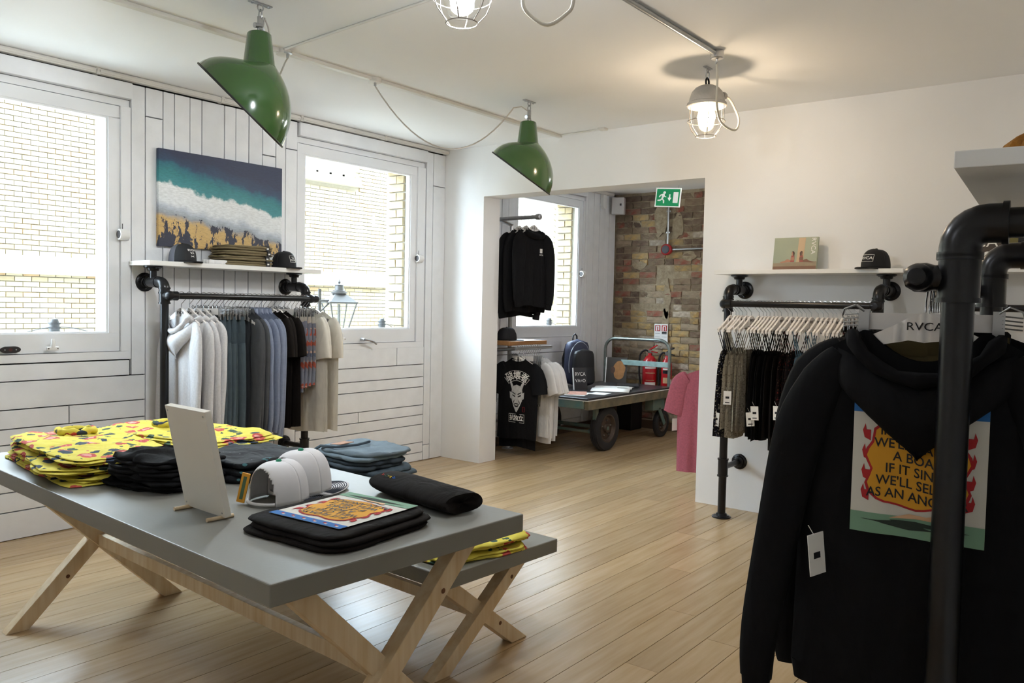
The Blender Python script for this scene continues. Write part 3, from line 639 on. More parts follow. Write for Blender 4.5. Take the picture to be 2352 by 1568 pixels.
for i, y in enumerate(RY_):
    clip = i >= 26; Rh(i, y, clip); a = R(180)+R(random.Random(i+40).uniform(-5, 5))
    if not clip:
        m_, what, cat, L = kinds[i]; cnt_[what] = cnt_.get(what, 0)+1; k = cnt_[what]
        strappy('%s, %s of its kind on the back wall rack' % (what, ORD[k-1]), 'strappy tops on the back wall rack', (RXx, y, RZz), a, m_, 200+i, L=L+random.Random(i+3).uniform(-.04, .05), zt=-.30+random.Random(i).uniform(-.01, .015), tagm=i in (0, 2, 3, 5, 7, 8, 10, 13, 15, 16, 18, 20), name='sundress' if cat == 'dress' else 'strappy_top', cat=cat, flare=.06 if i == 0 else .025)
    else:
        trousers('dark floral shorts on a clip hanger, %s after the strappy tops' % ORD[i-26], 'dark floral shorts', (RXx, y, RZz), a, f_multi, 300+i, L=.35, hw=.16, name='shorts', cat='shorts')
for i, y in enumerate((.97, .90, .78, .70)):
    hanger('white hanger, %s on the rack at the far end of the back wall' % ORD[i], 'hangers at the far end of the back wall', (RXx, y, RZz), R(180))
    strappy('olive floral top, %s on the rack at the far end of back wall' % ORD[i], 'tops at the far end of the back wall', (RXx, y, RZz), R(180), (f_multi, f_white)[i % 2], 330+i, L=.5, zt=-.28, tagm=False)
# ---------------------------------------------------------------- close rack
ca, sa = math.cos(R(184.5)), math.sin(R(184.5))
def Fp(lx): return (3.066+ca*lx+sa*.472, .012+sa*lx-ca*.472, 1.526)
FZ = R(94.5)
hanger('white hanger with dark lettering holding the printed black hoodie', 'hangers on the close rack', Fp(.995), FZ)
hood_o, hc = longsleeve('black hoodie with burning boat print hanging close to the viewer', None, Fp(.995), FZ, f_black, 5, hem=-.95, hw=.26, name='hoodie', cat='hoodie', cuff=-1.05, hood=True, th=.03, sh=.21, fold=.006, spread=.11, nf=2, z0=-.112, drop=.052, slim=.68, neck=.12, dip=.075)
m_pw = M('print_white', 'D9D6CC', .8, var=.06, vs=12); m_pb = M('print_blue', '2C6FB4', .8); m_pg = M('print_green', '7FA68C', .8, var=.1, vs=10); m_py = M('print_orange', 'E0A128', .8, var=.15, vs=6); m_pr = M('print_red', 'B02428', .8); m_pd = M('print_dark_green', '26342C', .8); m_pp = M('print_pink', 'D9B08A', .8)
def graphic(parent, mp, W, H, name='print', flip=False, sign=1):
    """boat print; mp(x, z, off) puts a flat point on the cloth; W, H full size, origin at its centre"""
    def rect(x0, x1, z0, z1, off, m, nm, par, nx=14, nz=10):
        b = MB(); b.grid(lambda i, j: mp(x0+(x1-x0)*i, z0+(z1-z0)*j, off), nx, nz); o = b.build(nm, m, par, smooth=60); return o
    g = rect(-W/2, W/2, -H/2, H/2, .002, m_pw, name, parent)
    rect(-W/2, W/2, H*.4, H/2, .0032, m_pb, 'blue_band', g, 14, 2)
    for k in range(6):
        for q in range(2): rect(-W*.44+k*W*.15+q*W*.035, -W*.405+k*W*.15+q*W*.035, H*.43+(1-q)*H*.022, H*.43+(1-q)*H*.022+H*.022, .004, (m_pw, m_pr)[q], 'flag_check', g, 1, 1)
    rect(-W/2, W/2, -H/2, -H*.35, .0032, m_pg, 'green_sea', g, 14, 3)
    def blob(poly, off, m, nm):
        cx = sum(p[0] for p in poly)/len(poly); cz = sum(p[1] for p in poly)/len(poly); n = len(poly); b = MB()
        b.grid(lambda i, j: mp(cx+(poly[int(round(i*n)) % n][0]-cx)*j, cz+(poly[int(round(i*n)) % n][1]-cz)*j, off), n, 4); return b.build(nm, m, g, smooth=60)
    fl_ = []
    for i in range(40):
        a = 2*PI*i/40; rx = W*.36*(1+.07*math.sin(9*a)); rz_ = H*.30*(1+.05*math.sin(7*a)); q = 4.0
        cx, sx_ = math.cos(a), math.sin(a); k = (abs(cx)**q+abs(sx_)**q)**(-1/q); fl_.append((rx*k*cx, .03*H+rz_*k*sx_))
    blob([(x*1.06, .03*H+(z-.03*H)*1.05) for x, z in fl_], .0034, m_pr, 'flame_edge'); blob(fl_, .0042, m_py, 'flame')
    for s in (-1, 1):
        for k in range(4): 
            zc = -.22*H+k*.15*H; x0 = s*W*.36
            blob([(x0, zc-.04*H), (x0+s*W*.05, zc-.02*H), (x0+s*W*.065, zc+.035*H), (x0+s*W*.045, zc+.085*H), (x0+s*W*.04, zc+.04*H), (x0, zc+.04*H)], .0036, m_pr, 'flame_tongue')
    blob([(-W*.4, -.41*H), (-W*.15, -.385*H), (0, -.375*H), (W*.15, -.38*H), (W*.42, -.40*H), (W*.2, -.425*H), (W*.05, -.445*H), (-W*.1, -.43*H)], .0044, m_pd, 'boat_wreck')
    blob([(-W*.18, -.36*H), (-W*.2, -.30*H), (-W*.1, -.33*H), (W*.05, -.325*H), (W*.2, -.37*H), (0, -.355*H)], .0044, m_pp, 'figures')
    for k, ln in enumerate(("IF IT FLOATS", "WE'LL CALL IT", "A BOAT", "IF IT SINKS", "WE'LL SELL IT", "AS AN ANCHOR")):
        text('lettering', ln, H*.098, m_ink, g, (0, 0, 0), rot=(0, 0, 0), depth=0, sx=.92*sign, bold=.0004*H/.35, warp=lambda c, k=k: mp(c.x, c.y+H*(.255-k*.092)+.02*H*math.sin(c.x/W*7), .0052))
    return g
hcen = (0.0, -.432)
graphic(hood_o, lambda x, z, off: Vector((x+hcen[0], hc.front(x+hcen[0], z+hcen[1])+off, z+hcen[1])), .275, .31, sign=-1)
g = MB().box(-.024, .024, -.0012, .0012, -.1, 0).build('price_tag', m_white, hood_o, loc=(.205, .075, -.60), rot=(0, R(8), R(58))); MB().tube([(0, 0, -.01), (.01, -.01, .02)], .001, 4).build('tag_string', m_white, g); MB().box(-.01, .01, -.0018, .0018, -.06, -.045).build('barcode', m_ink, g)
hanger('white clip hanger right behind the printed black hoodie', 'hangers on the close rack', Fp(.925), FZ+R(3), True)
trousers('dark olive trousers clipped right behind the printed black hoodie', None, Fp(.925), FZ+R(3), f_olive, 401, L=.8, hw=.17)
for i, lx in enumerate((.865, .815, .77, .725, .68, .63, .57)):
    hanger('white hanger, %s behind the clip hanger on the close rack' % ORD[i], 'hangers on the close rack', Fp(lx), FZ+R(random.Random(i).uniform(-3, 3)))
    longsleeve('plain black hoodie, %s behind the printed one on the close rack' % ORD[i], 'plain black hoodies on the close rack', Fp(lx), FZ+R(random.Random(i+2).uniform(-3, 3)), (f_black, f_soft)[i % 2], 410+i, hem=-.9, hw=.26, name='hoodie', cat='hoodie', cuff=-.98, hood=i < 2, th=.016, sh=.22, fold=.005, spread=.02, z0=-.108)
# ---------------------------------------------------------------- table and bench
m_top = M('grey_laminate', '7F7E77', .42, var=.07, vs=3, bump=.03, bs=80)
m_pine = M('pale_pine', 'E4D2B4', .6, col2='D2B68C', vs=2.4, stretch=(14, 14, 1.2), bump=.05, bs=40)
m_knot = M('pine_knot', '6E4426', .7, var=.4, vs=40)
def trestle(name, label, cat, loc, rz, W, L, H, th, lx, wd):
    t = thing(name, label, cat, loc, rz)
    MB().box(-W/2, W/2, -L/2, L/2, H-th, H).build('table_top', m_top, t, bevel=.004)
    zt = H-th
    for s in (-1, 1):
        for k in (-1, 1):
            y = s*(L/2-.14)+k*.014
            o = MB()
            x0, x1 = -k*lx*s, k*lx*s*1.02; dz = wd*.0
            a = Vector((x1, y, zt)); b_ = Vector((x0, y, 0)); d = (a-b_).normalized(); n = Vector((0, 1, 0)).cross(d).normalized()*wd/2
            ex = n.x+(n.z)*d.x/d.z*-1
            hwx = wd/2/abs(d.z)     # horizontal half width of a slanted board cut level at both ends
            o.prism([(b_.x-hwx, 0), (b_.x+hwx, 0), (a.x+hwx, zt), (a.x-hwx, zt)], y-.028, y+.028)
            lg = o.build('leg', m_pine, t, bevel=.002)
            q = b_.lerp(a, .28 if k > 0 else .78)
            MB().lathe([(0, 0), (.007, 0), (.009, .0006), (0, .0008)], 10, (q.x+.012, q.y-.0283, q.z), (0, -1, 0)).build('knot', m_knot, lg)
    MB().box(-.014, .014, -L/2+.12, L/2-.12, zt*.5-wd*.55, zt*.5+wd*.28).build('stretcher', m_pine, t, bevel=.002)
    return t
TBL = Vector((1.7175, 2.772, 0)); TR = R(-2.8)
trestle('display_table', 'long grey topped display table on crossed pine legs', 'table', TBL, TR, .955, 2.285, .76, .06, .34, .064)
trestle('display_bench', 'low grey topped bench on crossed pine legs tucked beside the table', 'bench', (2.575, 2.96, 0), TR, .68, 1.95, .45, .058, .25, .06)
def tw(lx, ly, z=.76): return (TBL.x+lx*math.cos(TR)-ly*math.sin(TR), TBL.y+lx*math.sin(TR)+ly*math.cos(TR), z)
# ---------------------------------------------------------------- folded garments
def pillow(b, w, d, z0, h, seed=0, wob=.012, top=.006, q=3.2, cx=0, cy=0, n=64):
    r = random.Random(seed); p = [r.uniform(0, 6) for _ in range(6)]
    def rim(a):
        c, s = math.cos(a), math.sin(a); k = (abs(c)**q+abs(s)**q)**(-1/q); e = 1+wob*(.8*math.sin(3*a+p[0])+.6*math.sin(7*a+p[1])+.5*math.sin(13*a+p[2])+.35*math.sin(21*a+p[3]))
        return w/2*k*c*e, d/2*k*s*e
    prof = [(.0, 0), (.6, 0), (.955, 0), (.99, h*.22), (1., h*.5), (.985, h*.8), (.95, h*.97), (.86, h), (.74, h), (.62, h), (.5, h), (.38, h), (.26, h), (.13, h), (.0, h)]
    def f(i, j):
        a = 2*PI*i; k = j*(len(prof)-1); m = int(round(k)); s, z = prof[m]; x, y = rim(a); x *= s; y *= s
        if m > 5: z += top*(math.sin(17*x+p[3]+5*y)+math.sin(29*y+p[4]-11*x+2*math.sin(19*x))+.6*math.sin(47*x+37*y+p[5]+2*math.sin(31*y)))*.6
        elif m in (3, 4): z += h*.12*math.sin(9*a+p[3])
        return Vector((cx+x, cy+y, z0+max(0, z)))
    b.grid(f, n, len(prof)-1, True)
def folded(name, label, cat, loc, rz, w, d, h, mat, seed=0, group=None, layers=2, wob=.012, top=.004, collar=None, q=7.):
    t = thing(name, label, cat, loc, rz, group)
    for k in range(layers):
        b = MB(); r = random.Random(seed*9+k); pillow(b, w*(1-.02*k), d*(1-.025*k), h*k/layers*.94, h/layers, seed*9+k, wob, top if k == layers-1 else .001, q, cx=r.uniform(-.012, .012), cy=r.uniform(-.012, .012)); b.build('fold', mat, t, smooth=80)
    if collar:
        b = MB(); b.tube([(.07*math.cos(a)+collar[0], .05*math.sin(a)+collar[1], h+.012+.004*math.sin(5*a)) for a in [PI*2*i/16 for i in range(16)]], [.014+.004*math.sin(3*i) for i in range(16)], 8, closed=True); b.build('collar', mat, t, smooth=80)
    return t
z = .76
for s_, (cx, cy, rz, lab) in enumerate(((1.555, 3.40, -8, 'window side pile'), (1.985, 3.42, 4, 'pile by the wooden sign'))):
    zz = z
    for i in range(3):
        folded('floral_shirt', 'yellow floral shirt, %s in the %s on the table' % (('bottom', 'middle', 'top')[i], lab), 'shirt', (cx+(.008, -.012, .01)[i], cy+(0, .015, -.01)[i], zz), R(rz+(3, -4, 2)[i]), .45-.012*i, .86-.03*i, .028, f_yellow, 500+s_*7+i, 'yellow floral shirts on the table', 3, .035, .008, (.02, .25-.1*s_) if i == 2 else None); zz += .0345
zz = z
for i in range(4):
    t = folded('swim_shorts', 'black drawstring shorts, %s of the pile beside the wooden sign' % ('lowest', 'second lowest', 'second highest', 'highest')[i], 'shorts', (1.585+(.0, .01, -.006, .004)[i], 2.86+(.0, -.008, .01, 0)[i], zz), R((12, 6, 15, 9)[i]), .30, .36-.01*i, .027, f_black, 520+i, 'black drawstring shorts', 2, .06, .016, q=4.)
    if i in (0, 3):
        b = MB(); b.tube([(-.04, -.17, .015), (-.05, -.21, .006-i*.0), (.0, -.235, .004), (.05, -.21, .004), (.01, -.19, .006), (.06, -.17, .012)] if i == 0 else [(-.02, -.1, .036), (.02, -.13, .04), (.05, -.1, .038), (.03, -.06, .037)], .003, 6); b.build('drawstring', f_black, t, smooth=60)
    zz += .0295
f_bprint = floral('black_teal_print', '15171B', [('3E6A6E', 12, .14, 2), ('7D7A3A', 15, .13, 6), ('B8BCC0', 34, .06, 9)], .7)
zz = z
for i in range(3):
    folded('printed_t_shirt', 'black t-shirt with teal print, %s of the folded pile behind the sign' % ('bottom', 'middle', 'top')[i], 't-shirt', (1.935, 2.80+.01*i, zz), R(-6+4*i), .37, .36, .024, f_bprint, 540+i, 'teal printed black t-shirts', 1, .03, .005); zz += .027
# printed black tee
def put_flat(ox, oy, oz): return lambda x, z_, off: Vector((ox-z_, oy+x, oz+off))
pt = folded('t_shirt', 'folded black t-shirt with burning boat print on the table', 't-shirt', (1.63, 1.925, z), R(4), .44, .42, .046, f_soft, 550, None, 3, .012, .0012)
graphic(pt, put_flat(.03, .01, .0462), .30, .34)
# rolled sweatshirt
rs = thing('sweatshirt', 'dark brown sweatshirt rolled up at the table edge', 'sweatshirt', (2.035, 1.965, z), R(-9))
b = MB()
def roll(i, j):
    a = 2*PI*i; y = (j-.5)*.44; e = 1-.10*abs(2*j-1)**6; r_ = .088*e*(1+.03*math.sin(9*j+2*a)); return Vector((r_*math.cos(a), y+.006*math.sin(3*a), .037+.037*e*math.sin(a)))
b.grid(roll, 30, 16, True)
for s in (0, 1): b.grid(lambda i, j: Vector((roll(i, s).x*(1-j), roll(i, s).y+(.012*j if s == 0 else -.012*j), .037+(roll(i, s).z-.037)*(1-j))), 30, 3, True)
b.build('roll', f_soft, rs, smooth=80)
b = MB(); b.tube([(.06*math.cos(a)*(1-.1*a/6), -.206, .036+.024*math.sin(a)*(1-.1*a/6)) for a in [.3+5*i/20 for i in range(21)]], .006, 6); b.build('fold_edge', f_soft, rs, smooth=80)
for k, (ch, cl_) in enumerate((('R', '2F66B0'), ('V', 'D9B42E'), ('C', '2E6A54'), ('A', '9A2E2A'))):
    text('letter', ch, .022, M('letter_%d' % k, cl_, .8), rs, (-.045, .115+.022*k, .0705), rot=(0, R(-28), R(95)))
# wooden sign seen from behind
m_sign = M('cream_board', 'E4DFD3', .6, var=.05, vs=6)
sg = thing('wooden_sign', 'blank cream wooden sign standing on the table, seen from behind', 'sign', (1.455, 2.365, z), R(-2))
Q = Euler((0, R(-12), 0)).to_matrix()
MB().cbox((-.035, 0, .178), (.022, .245, .345), Q).build('board', m_sign, sg, bevel=.0015)
for s in (-1, 1):
    MB().tube([(-.005, s*.1, .006), (-.06, s*.1, .006)], .0065, 10).build('foot', m_pine, sg, smooth=40); MB().tube([(-.005, s*.1, .006), (.03, s*.1, .006)], .0065, 10).build('foot', m_pine, sg, smooth=40)
    for zz in (.02, .335): MB().lathe([(0, 0), (.003, 0), (.003, .0014)], 8, Vector((-.035, 0, .178))+Q @ Vector((-.011, s*.108, zz-.178)), Q @ Vector((-1, 0, 0))).build('screw', m_chrome, sg)
# ---------------------------------------------------------------- caps (local +x = peak)
def cap(label, loc, rz, m_front, m_back, m_peak, group=None, patch=None, button=None, tilt=0, arch=True, stripes=False, name='trucker_cap', h=.118, sc=1):
    t = thing(name, label, 'cap', loc, rz, group); t.scale = (sc, sc, sc)
    def P_(a, e):
        ce = math.cos(e)**.62; f = max(0, math.cos(a))**2; return Vector(((.094+.006*f)*math.cos(a)*ce, .08*math.sin(a)*ce, h*math.sin(e)**.85*(1+.04*f)))
    def panel(a0, a1, m, nm, n):
        b = MB(); ne = 24; n *= 2
        vs = [P_(R(a0+(a1-a0)*i/n), R(90*j/ne)) for j in range(ne+1) for i in range(n+1)]; fs = []
        for j in range(ne):
            for i in range(n):
                am = a0+(a1-a0)*(i+.5)/n
                if arch and j < 15.5 and abs(am-180) < 50*(1-(j/15.6)**2)**.5: continue
                fs.append((j*(n+1)+i, j*(n+1)+i+1, (j+1)*(n+1)+i+1, (j+1)*(n+1)+i))
        b._add(vs, fs); return b.build(nm, m, t, smooth=70, solid=.003)
    panel(-78, 78, m_front, 'front_panel', 18); panel(78, 282, m_back, 'back_panel', 24)
    b = MB()
    def pk(i, j): a = R(-82+164*i); L = .072*max(0, math.cos(a))**.55; return Vector(((.099)*math.cos(a)+L*j, .08*math.sin(a)*(1+.02*j), .004-.012*(math.sin(a))**2*j+.004*j*(1-j)-.002))
    b.grid(pk, 22, 6); pkb = b.build('peak', m_peak, t, smooth=70, solid=.0035)
    if stripes:
        for k in range(1, 8):
            f = k/8; b = MB(); b.tube([pk(.06+.88*i/20, f)+Vector((0, 0, .0022)) for i in range(21)], .0016, 5); b.build('stripe', M('stripe_navy', '2E3440', .8), pkb)
    b = MB(); b.lathe([(0, .008), (.006, .007), (.009, .003), (.009, 0)], 12, (0, 0, h*1.0+.001)); b.build('button', button or m_front, t, smooth=60)
    if arch:
        b = MB(); b.tube([(-.094*math.cos(R(x_))*1.0, .08*math.sin(R(x_)), .006) for x_ in range(-50, 51, 10)], .005, 6); b.build('strap', m_back, t, smooth=60)
    if patch: patch(t, P_)
    return t
m_cap = M('cap_black', '17181C', .75, var=.15, vs=40); m_meshb = M('cap_mesh', '232329', .8, var=.35, vs=300); m_capw = M('cap_white', 'E3E2E4', .8, var=.06, vs=20); m_green = M('cap_green', '1E8A66', .7); m_capgrey = M('cap_mesh_grey', '6C6E78', .85, var=.3, vs=300)
m_tagy = M('tag_yellow', 'D99A2B', .7)
def on_front(t, P_, w, h_, zc, body, size, frame=True, fm=None):
    m = fm or m_white
    def mp(y, z_): 
        e = math.asin(max(.02, min(.99, (z_/.118/1.03)))**(1/.85)) if z_ > 0 else .02
        ce = math.cos(e)**.62; a = math.asin(max(-.99, min(.99, y/(.08*ce)))); return P_(a, e)*1.0
    def off(y, z_): p = mp(y, z_); n = Vector((p.x, p.y*1.2, .03)).normalized(); return p+n*.0045
    if frame:
        b = MB(); pts = [off(-w/2+w*i/8, zc-h_/2) for i in range(8)]+[off(w/2, zc-h_/2+h_*i/6) for i in range(6)]+[off(w/2-w*i/8, zc+h_/2) for i in range(8)]+[off(-w/2, zc+h_/2-h_*i/6) for i in range(6)]; b.tube(pts, .0013, 5, closed=True); b.build('patch_border', m, t)
    for k, ln in enumerate(body): text('lettering', ln, size, m, t, (0, 0, 0), rot=(0, 0, 0), depth=0, bold=.0003, sx=1.1, warp=lambda c, k=k: off(c.x, c.y+zc+size*.55*(len(body)-1)-k*size*1.1))
def skullpatch(t, P_):
    on_front(t, P_, .05, .05, .075, ['RVCA'], .018, False)
    on_front(t, P_, .05, .05, .045, ['VA', '><'], .02, False)
# caps on the table
cw = cap('white cap with green button and yellow tag, nearer the wooden sign', (1.70, 2.33, .765), R(2), m_capw, m_capw, m_capw, 'white caps on the table', button=m_green, stripes=True, sc=1.12)
MB().box(-.003, .003, -.012, .012, -.045, .045).build('yellow_tag', m_tagy, cw, loc=(-.088, .052, .045), rot=(R(12), 0, R(35))); MB().box(-.0036, .0036, -.005, .005, -.035, .035).build('tag_print', M('tag_green', '4E6A4E', .7), cw, loc=(-.088, .052, .045), rot=(R(12), 0, R(35)))
cap('white cap with green button, nearer the rolled sweatshirt', (1.815, 2.36, .772), R(-4), m_capw, m_capw, m_capw, 'white caps on the table', button=m_green, stripes=True, sc=1.15, h=.125)
# on the bench
zz = .45
for i in range(2):
    folded('floral_shirt', 'yellow floral shirt, %s one of the two on the bench' % ('lower', 'upper')[i], 'shirt', (2.49+.01*i, 2.22, zz), R(-14+5*i), .46-.02*i, .44, .028, f_yellow, 580+i, 'yellow floral shirts on the bench', 2, .035, .006, (.14, -.08) if i else None); zz += .0345
f_jean = [fab('jeans_pale', '75848F', .2, 18), fab('jeans_mid', '55636E', .2, 18), fab('jeans_dark', '434D56', .2, 18)]
m_patch = M('leather_patch', 'A87E66', .8)
zz = .45
for i in range(6):
    w_, d_ = .33+.014*(i % 2), .42
    t = folded('jeans', 'folded blue jeans on the bench, %s of the pile of six' % ('lowest', 'second', 'third', 'fourth', 'fifth', 'topmost')[i], 'jeans', (2.80+(.01, -.012, .014, 0, -.01, -.004)[i], 3.13+(.0, -.02, .02, -.015, .02, .01)[i], zz), R((-8, 2, -6, 4, -5, -3)[i]), w_, d_, .042, f_jean[(2, 1, 2, 1, 2, 0)[i]], 600+i, 'folded jeans on the bench', 2, .035, .006, q=4.5)
    if i == 5:
        MB().box(-.05, .05, -.035, .035, 0, .003).build('leather_patch', m_patch, t, loc=(-.05, .10, .049), rot=(R(-4), 0, R(10)))
        b = MB(); b.tube([(-.15, .19, .02), (-.165, .12, .048), (-.15, .02, .052), (-.03, .0, .052), (.08, .04, .051)], .007, 6); b.build('waistband', f_jean[1], t, smooth=60)
    zz += .0445
# ---------------------------------------------------------------- green lamps
m_enamel = M('green_enamel', '376028', .16, spec=.6, coat=.6, var=.12, vs=5); m_wenamel = M('white_enamel', 'EDEBE2', .3); m_dark = M('dark_rim', '20241C', .5)
m_flex = M('grey_flex', 'B9B5AE', .6); m_bulb = M('bulb_glass', 'F3EFE6', .2)
LEFT = Vector((-.616, .787, 0)); DEP = Vector((.787, .616, 0))
def catenary(a, b_, sag, n=20):
    a = Vector(a); b_ = Vector(b_); return [a.lerp(b_, i/n)-Vector((0, 0, sag*4*(i/n)*(1-i/n))) for i in range(n+1)]
def green_lamp(label, mount, zneck, rimL, rimB, cable):
    mnt = Vector(mount); t = thing('pendant_lamp', label, 'lamp', mount, 0, 'green enamel pendant lamps'); t.empty_display_size = .1
    L = lambda v: Vector(v)-mnt
    rl, rb_ = L(rimL), L(rimB); rc = (rl+rb_)/2; e1 = (rb_-rl).normalized(); rad = (rb_-rl).length/2; nrm = (mnt+rc-Vector((0, 0, CAM_H))).normalized(); e2 = (nrm-e1*nrm.dot(e1)).normalized()
    ztop, zbot = L((0, 0, zneck[0])).z, L((0, 0, zneck[1])).z; f1 = -LEFT; f2 = DEP
    off = LEFT*.015
    b = MB(); b.lathe([(.05, 0), (.056, -.006), (.074, zbot-ztop+.004), (.078, zbot-ztop)], 32, (off.x*.3, off.y*.3, ztop)); b.lathe([(.0, .002), (.05, 0)], 32, (off.x*.3, off.y*.3, ztop)); b.build('neck', m_enamel, t, smooth=40)
    def surf(i, j, k=1.0):
        a = 2*PI*i; A = Vector((0, 0, zbot))+off*.3+(f1*math.cos(a)+f2*math.sin(a))*.077*k; B = rc+(e1*math.cos(a)*rad+e2*math.sin(a)*rad*.94)*k
        back = (1+math.cos(a))/2; Q = A.lerp(B, .5)+(f1*math.cos(a)+f2*math.sin(a))*(.03+.085*back*k)+Vector((0, 0, .03*(1-back)+.05*abs(math.sin(a))))
        s = j; return (1-s)**2*A+2*s*(1-s)*Q+s*s*B
    b = MB(); b.grid(lambda i, j: surf(i, j), 48, 16, True); b.build('shade', m_enamel, t, smooth=60)
    b = MB(); b.grid(lambda i, j: surf(i, .02+.97*j, .975), 48, 14, True); b.build('inner_reflector', m_wenamel, t, smooth=60)
    b = MB(); b.tube([surf(i/48, 1) for i in range(48)], .0055, 6, closed=True); b.build('rim', m_dark, t, smooth=60)
    b = MB(); b.lathe([(0, -.13), (.03, -.12), (.04, -.09), (.03, -.05), (.015, -.02), (.014, .02)], 16, (0, 0, zbot+.03)); b.build('bulb', m_bulb, t, smooth=60)
    ld = bpy.data.lights.new('bulb_light', 'POINT'); ld.energy = 20; ld.color = lin('F2F7FF'); ld.shadow_soft_size = .04; lo = bpy.data.objects.new('bulb_light', ld); COL.objects.link(lo); lo.parent = t; lo.location = Vector((0, 0, zbot-.13)).lerp(rc, .2)
    # suspension
    b = MB(); b.box(-.06, .06, -.013, .013, -.006, 0); b.lathe([(.006, -.004), (.006, -.012)], 8, (-.045, 0, 0)).lathe([(.006, -.004), (.006, -.012)], 8, (.045, 0, 0)); b.build('ceiling_plate', m_chrome, t)
    b = MB(); b.tube([(.016*math.cos(R(a)), 0, -.02+.016*math.sin(R(a))) for a in range(0, 360, 30)], .0035, 6, closed=True); b.build('ring', m_chrome, t, smooth=50)
    b = MB(); b.tube([(0, .012*math.cos(R(a)), -.052+.024*math.sin(R(a))) for a in range(0, 360, 30)], .0035, 6, closed=True); b.build('shackle', m_chrome, t, smooth=50)
    zt_ = ztop
    b = MB(); b.box(-.012, .012, -.008, .008, zt_+.018, -.062).tube([(-.032, 0, zt_+.03), (.005, 0, zt_+.036)], .013, 10).tube([(0, 0, zt_+.06), (.03, 0, zt_-.002)], .005, 6).tube([(-.01, .0, zt_+.04), (-.012, 0, zt_-.002)], .006, 6); b.build('clamp', m_chrome, t, smooth=50)
    b = MB(); b.tube([L(p) for p in cable], .0045, 8); b.build('flex', m_flex, t, smooth=60)
    b = MB(); b.lathe([(.026, 0), (.026, -.006), (.008, -.008), (.008, -.03), (0, -.032)], 14, L(cable[0])+Vector((0, 0, .03))); b.build('flex_hook', m_chrome, t, smooth=50)
    return t
green_lamp('green enamel angled pendant lamp in front of the ocean canvas', (2.37, 3.418, 2.86), (2.72, 2.565), (2.19, 3.618, 2.548), (2.409, 3.311, 2.188),
           [(2.885, 3.90, 2.81), (2.84, 3.86, 2.77), (2.72, 3.74, 2.66), (2.6, 3.62, 2.60), (2.5, 3.5, 2.66), (2.43, 3.44, 2.77), (2.40, 3.425, 2.80), (2.385, 3.42, 2.75)])
green_lamp('green enamel angled pendant lamp in front of the wall opening', (4.574, 3.465, 2.86), (2.716, 2.565), (4.435, 3.669, 2.505), (4.671, 3.346, 2.222),
           catenary((3.571, 3.93, 2.81), (4.47, 3.52, 2.80), .335)+[(4.52, 3.49, 2.815), (4.56, 3.467, 2.79), (4.575, 3.465, 2.73)])
# ---------------------------------------------------------------- ceiling conduits
def conduit(label, boxes, cat='trunking'):
    b = MB()
    for a in boxes: b.box(*a)
    return tag(b.build('ceiling_trunking', m_trunk, bevel=.004), label, cat, 'ceiling trunking')
conduit('white ceiling trunking from the left to the first junction box', [(-1.6, 2.84, 3.915, 3.955, 2.838, 2.8598)])
conduit('white ceiling trunking between the two junction boxes', [(2.925, 3.53, 3.915, 3.955, 2.838, 2.8598)])
conduit('white ceiling trunking from the second junction box to the back wall', [(3.612, 5.63, 3.915, 3.955, 2.838, 2.8598)])
tag(MB().tube([(2.86, 3.89, 2.852), (2.74, 2.0, 2.852), (2.7, 1.97, 2.852)], .007, 8).build('surface_cable', m_trunk, smooth=50), 'thin white cable running across the ceiling from the first junction box', 'cable')
tag(MB().tube([(5.60, 3.90, 2.853), (5.58, 3.52, 2.853)], .006, 8).build('surface_cable', m_trunk, smooth=50), 'short white cable ending at a small plate above the opening', 'cable')
tag(MB().box(5.55, 5.61, 3.46, 3.52, 2.842, 2.8598).build('blank_plate', m_trunk, bevel=.004), 'small white plate on the ceiling above the opening', 'plate')
for i, (x, lab) in enumerate(((2.883, 'nearer the front green lamp'), (3.571, 'nearer the rear green lamp'))):
    tag(MB().lathe([(.042, -.0005), (.042, -.026), (.036, -.03), (0, -.03)], 20, (x, 3.935, 2.86)).build('junction_box', m_trunk, smooth=40), 'round white ceiling junction box '+lab, 'junction box', 'junction boxes')
pc = thing('steel_conduit', 'galvanised steel conduit on the ceiling leading to the caged lamp', 'conduit', (4.255, 1.94, 2.86))
MB().tube([(-.02, 0, -.018), (-5.8, -.0, -.018)], .0135, 12).build('tube', m_chrome, pc, smooth=50); MB().lathe([(.036, 0), (.036, -.04), (.032, -.044), (0, -.044)], 22).build('box', m_chrome, pc, smooth=40)
b = MB().tube([(.0, 0, -.044), (.004, 0, -.065), (-.012, 0, -.075), (-.016, 0, -.06)], .003, 6); b.build('hook', m_chrome, pc)
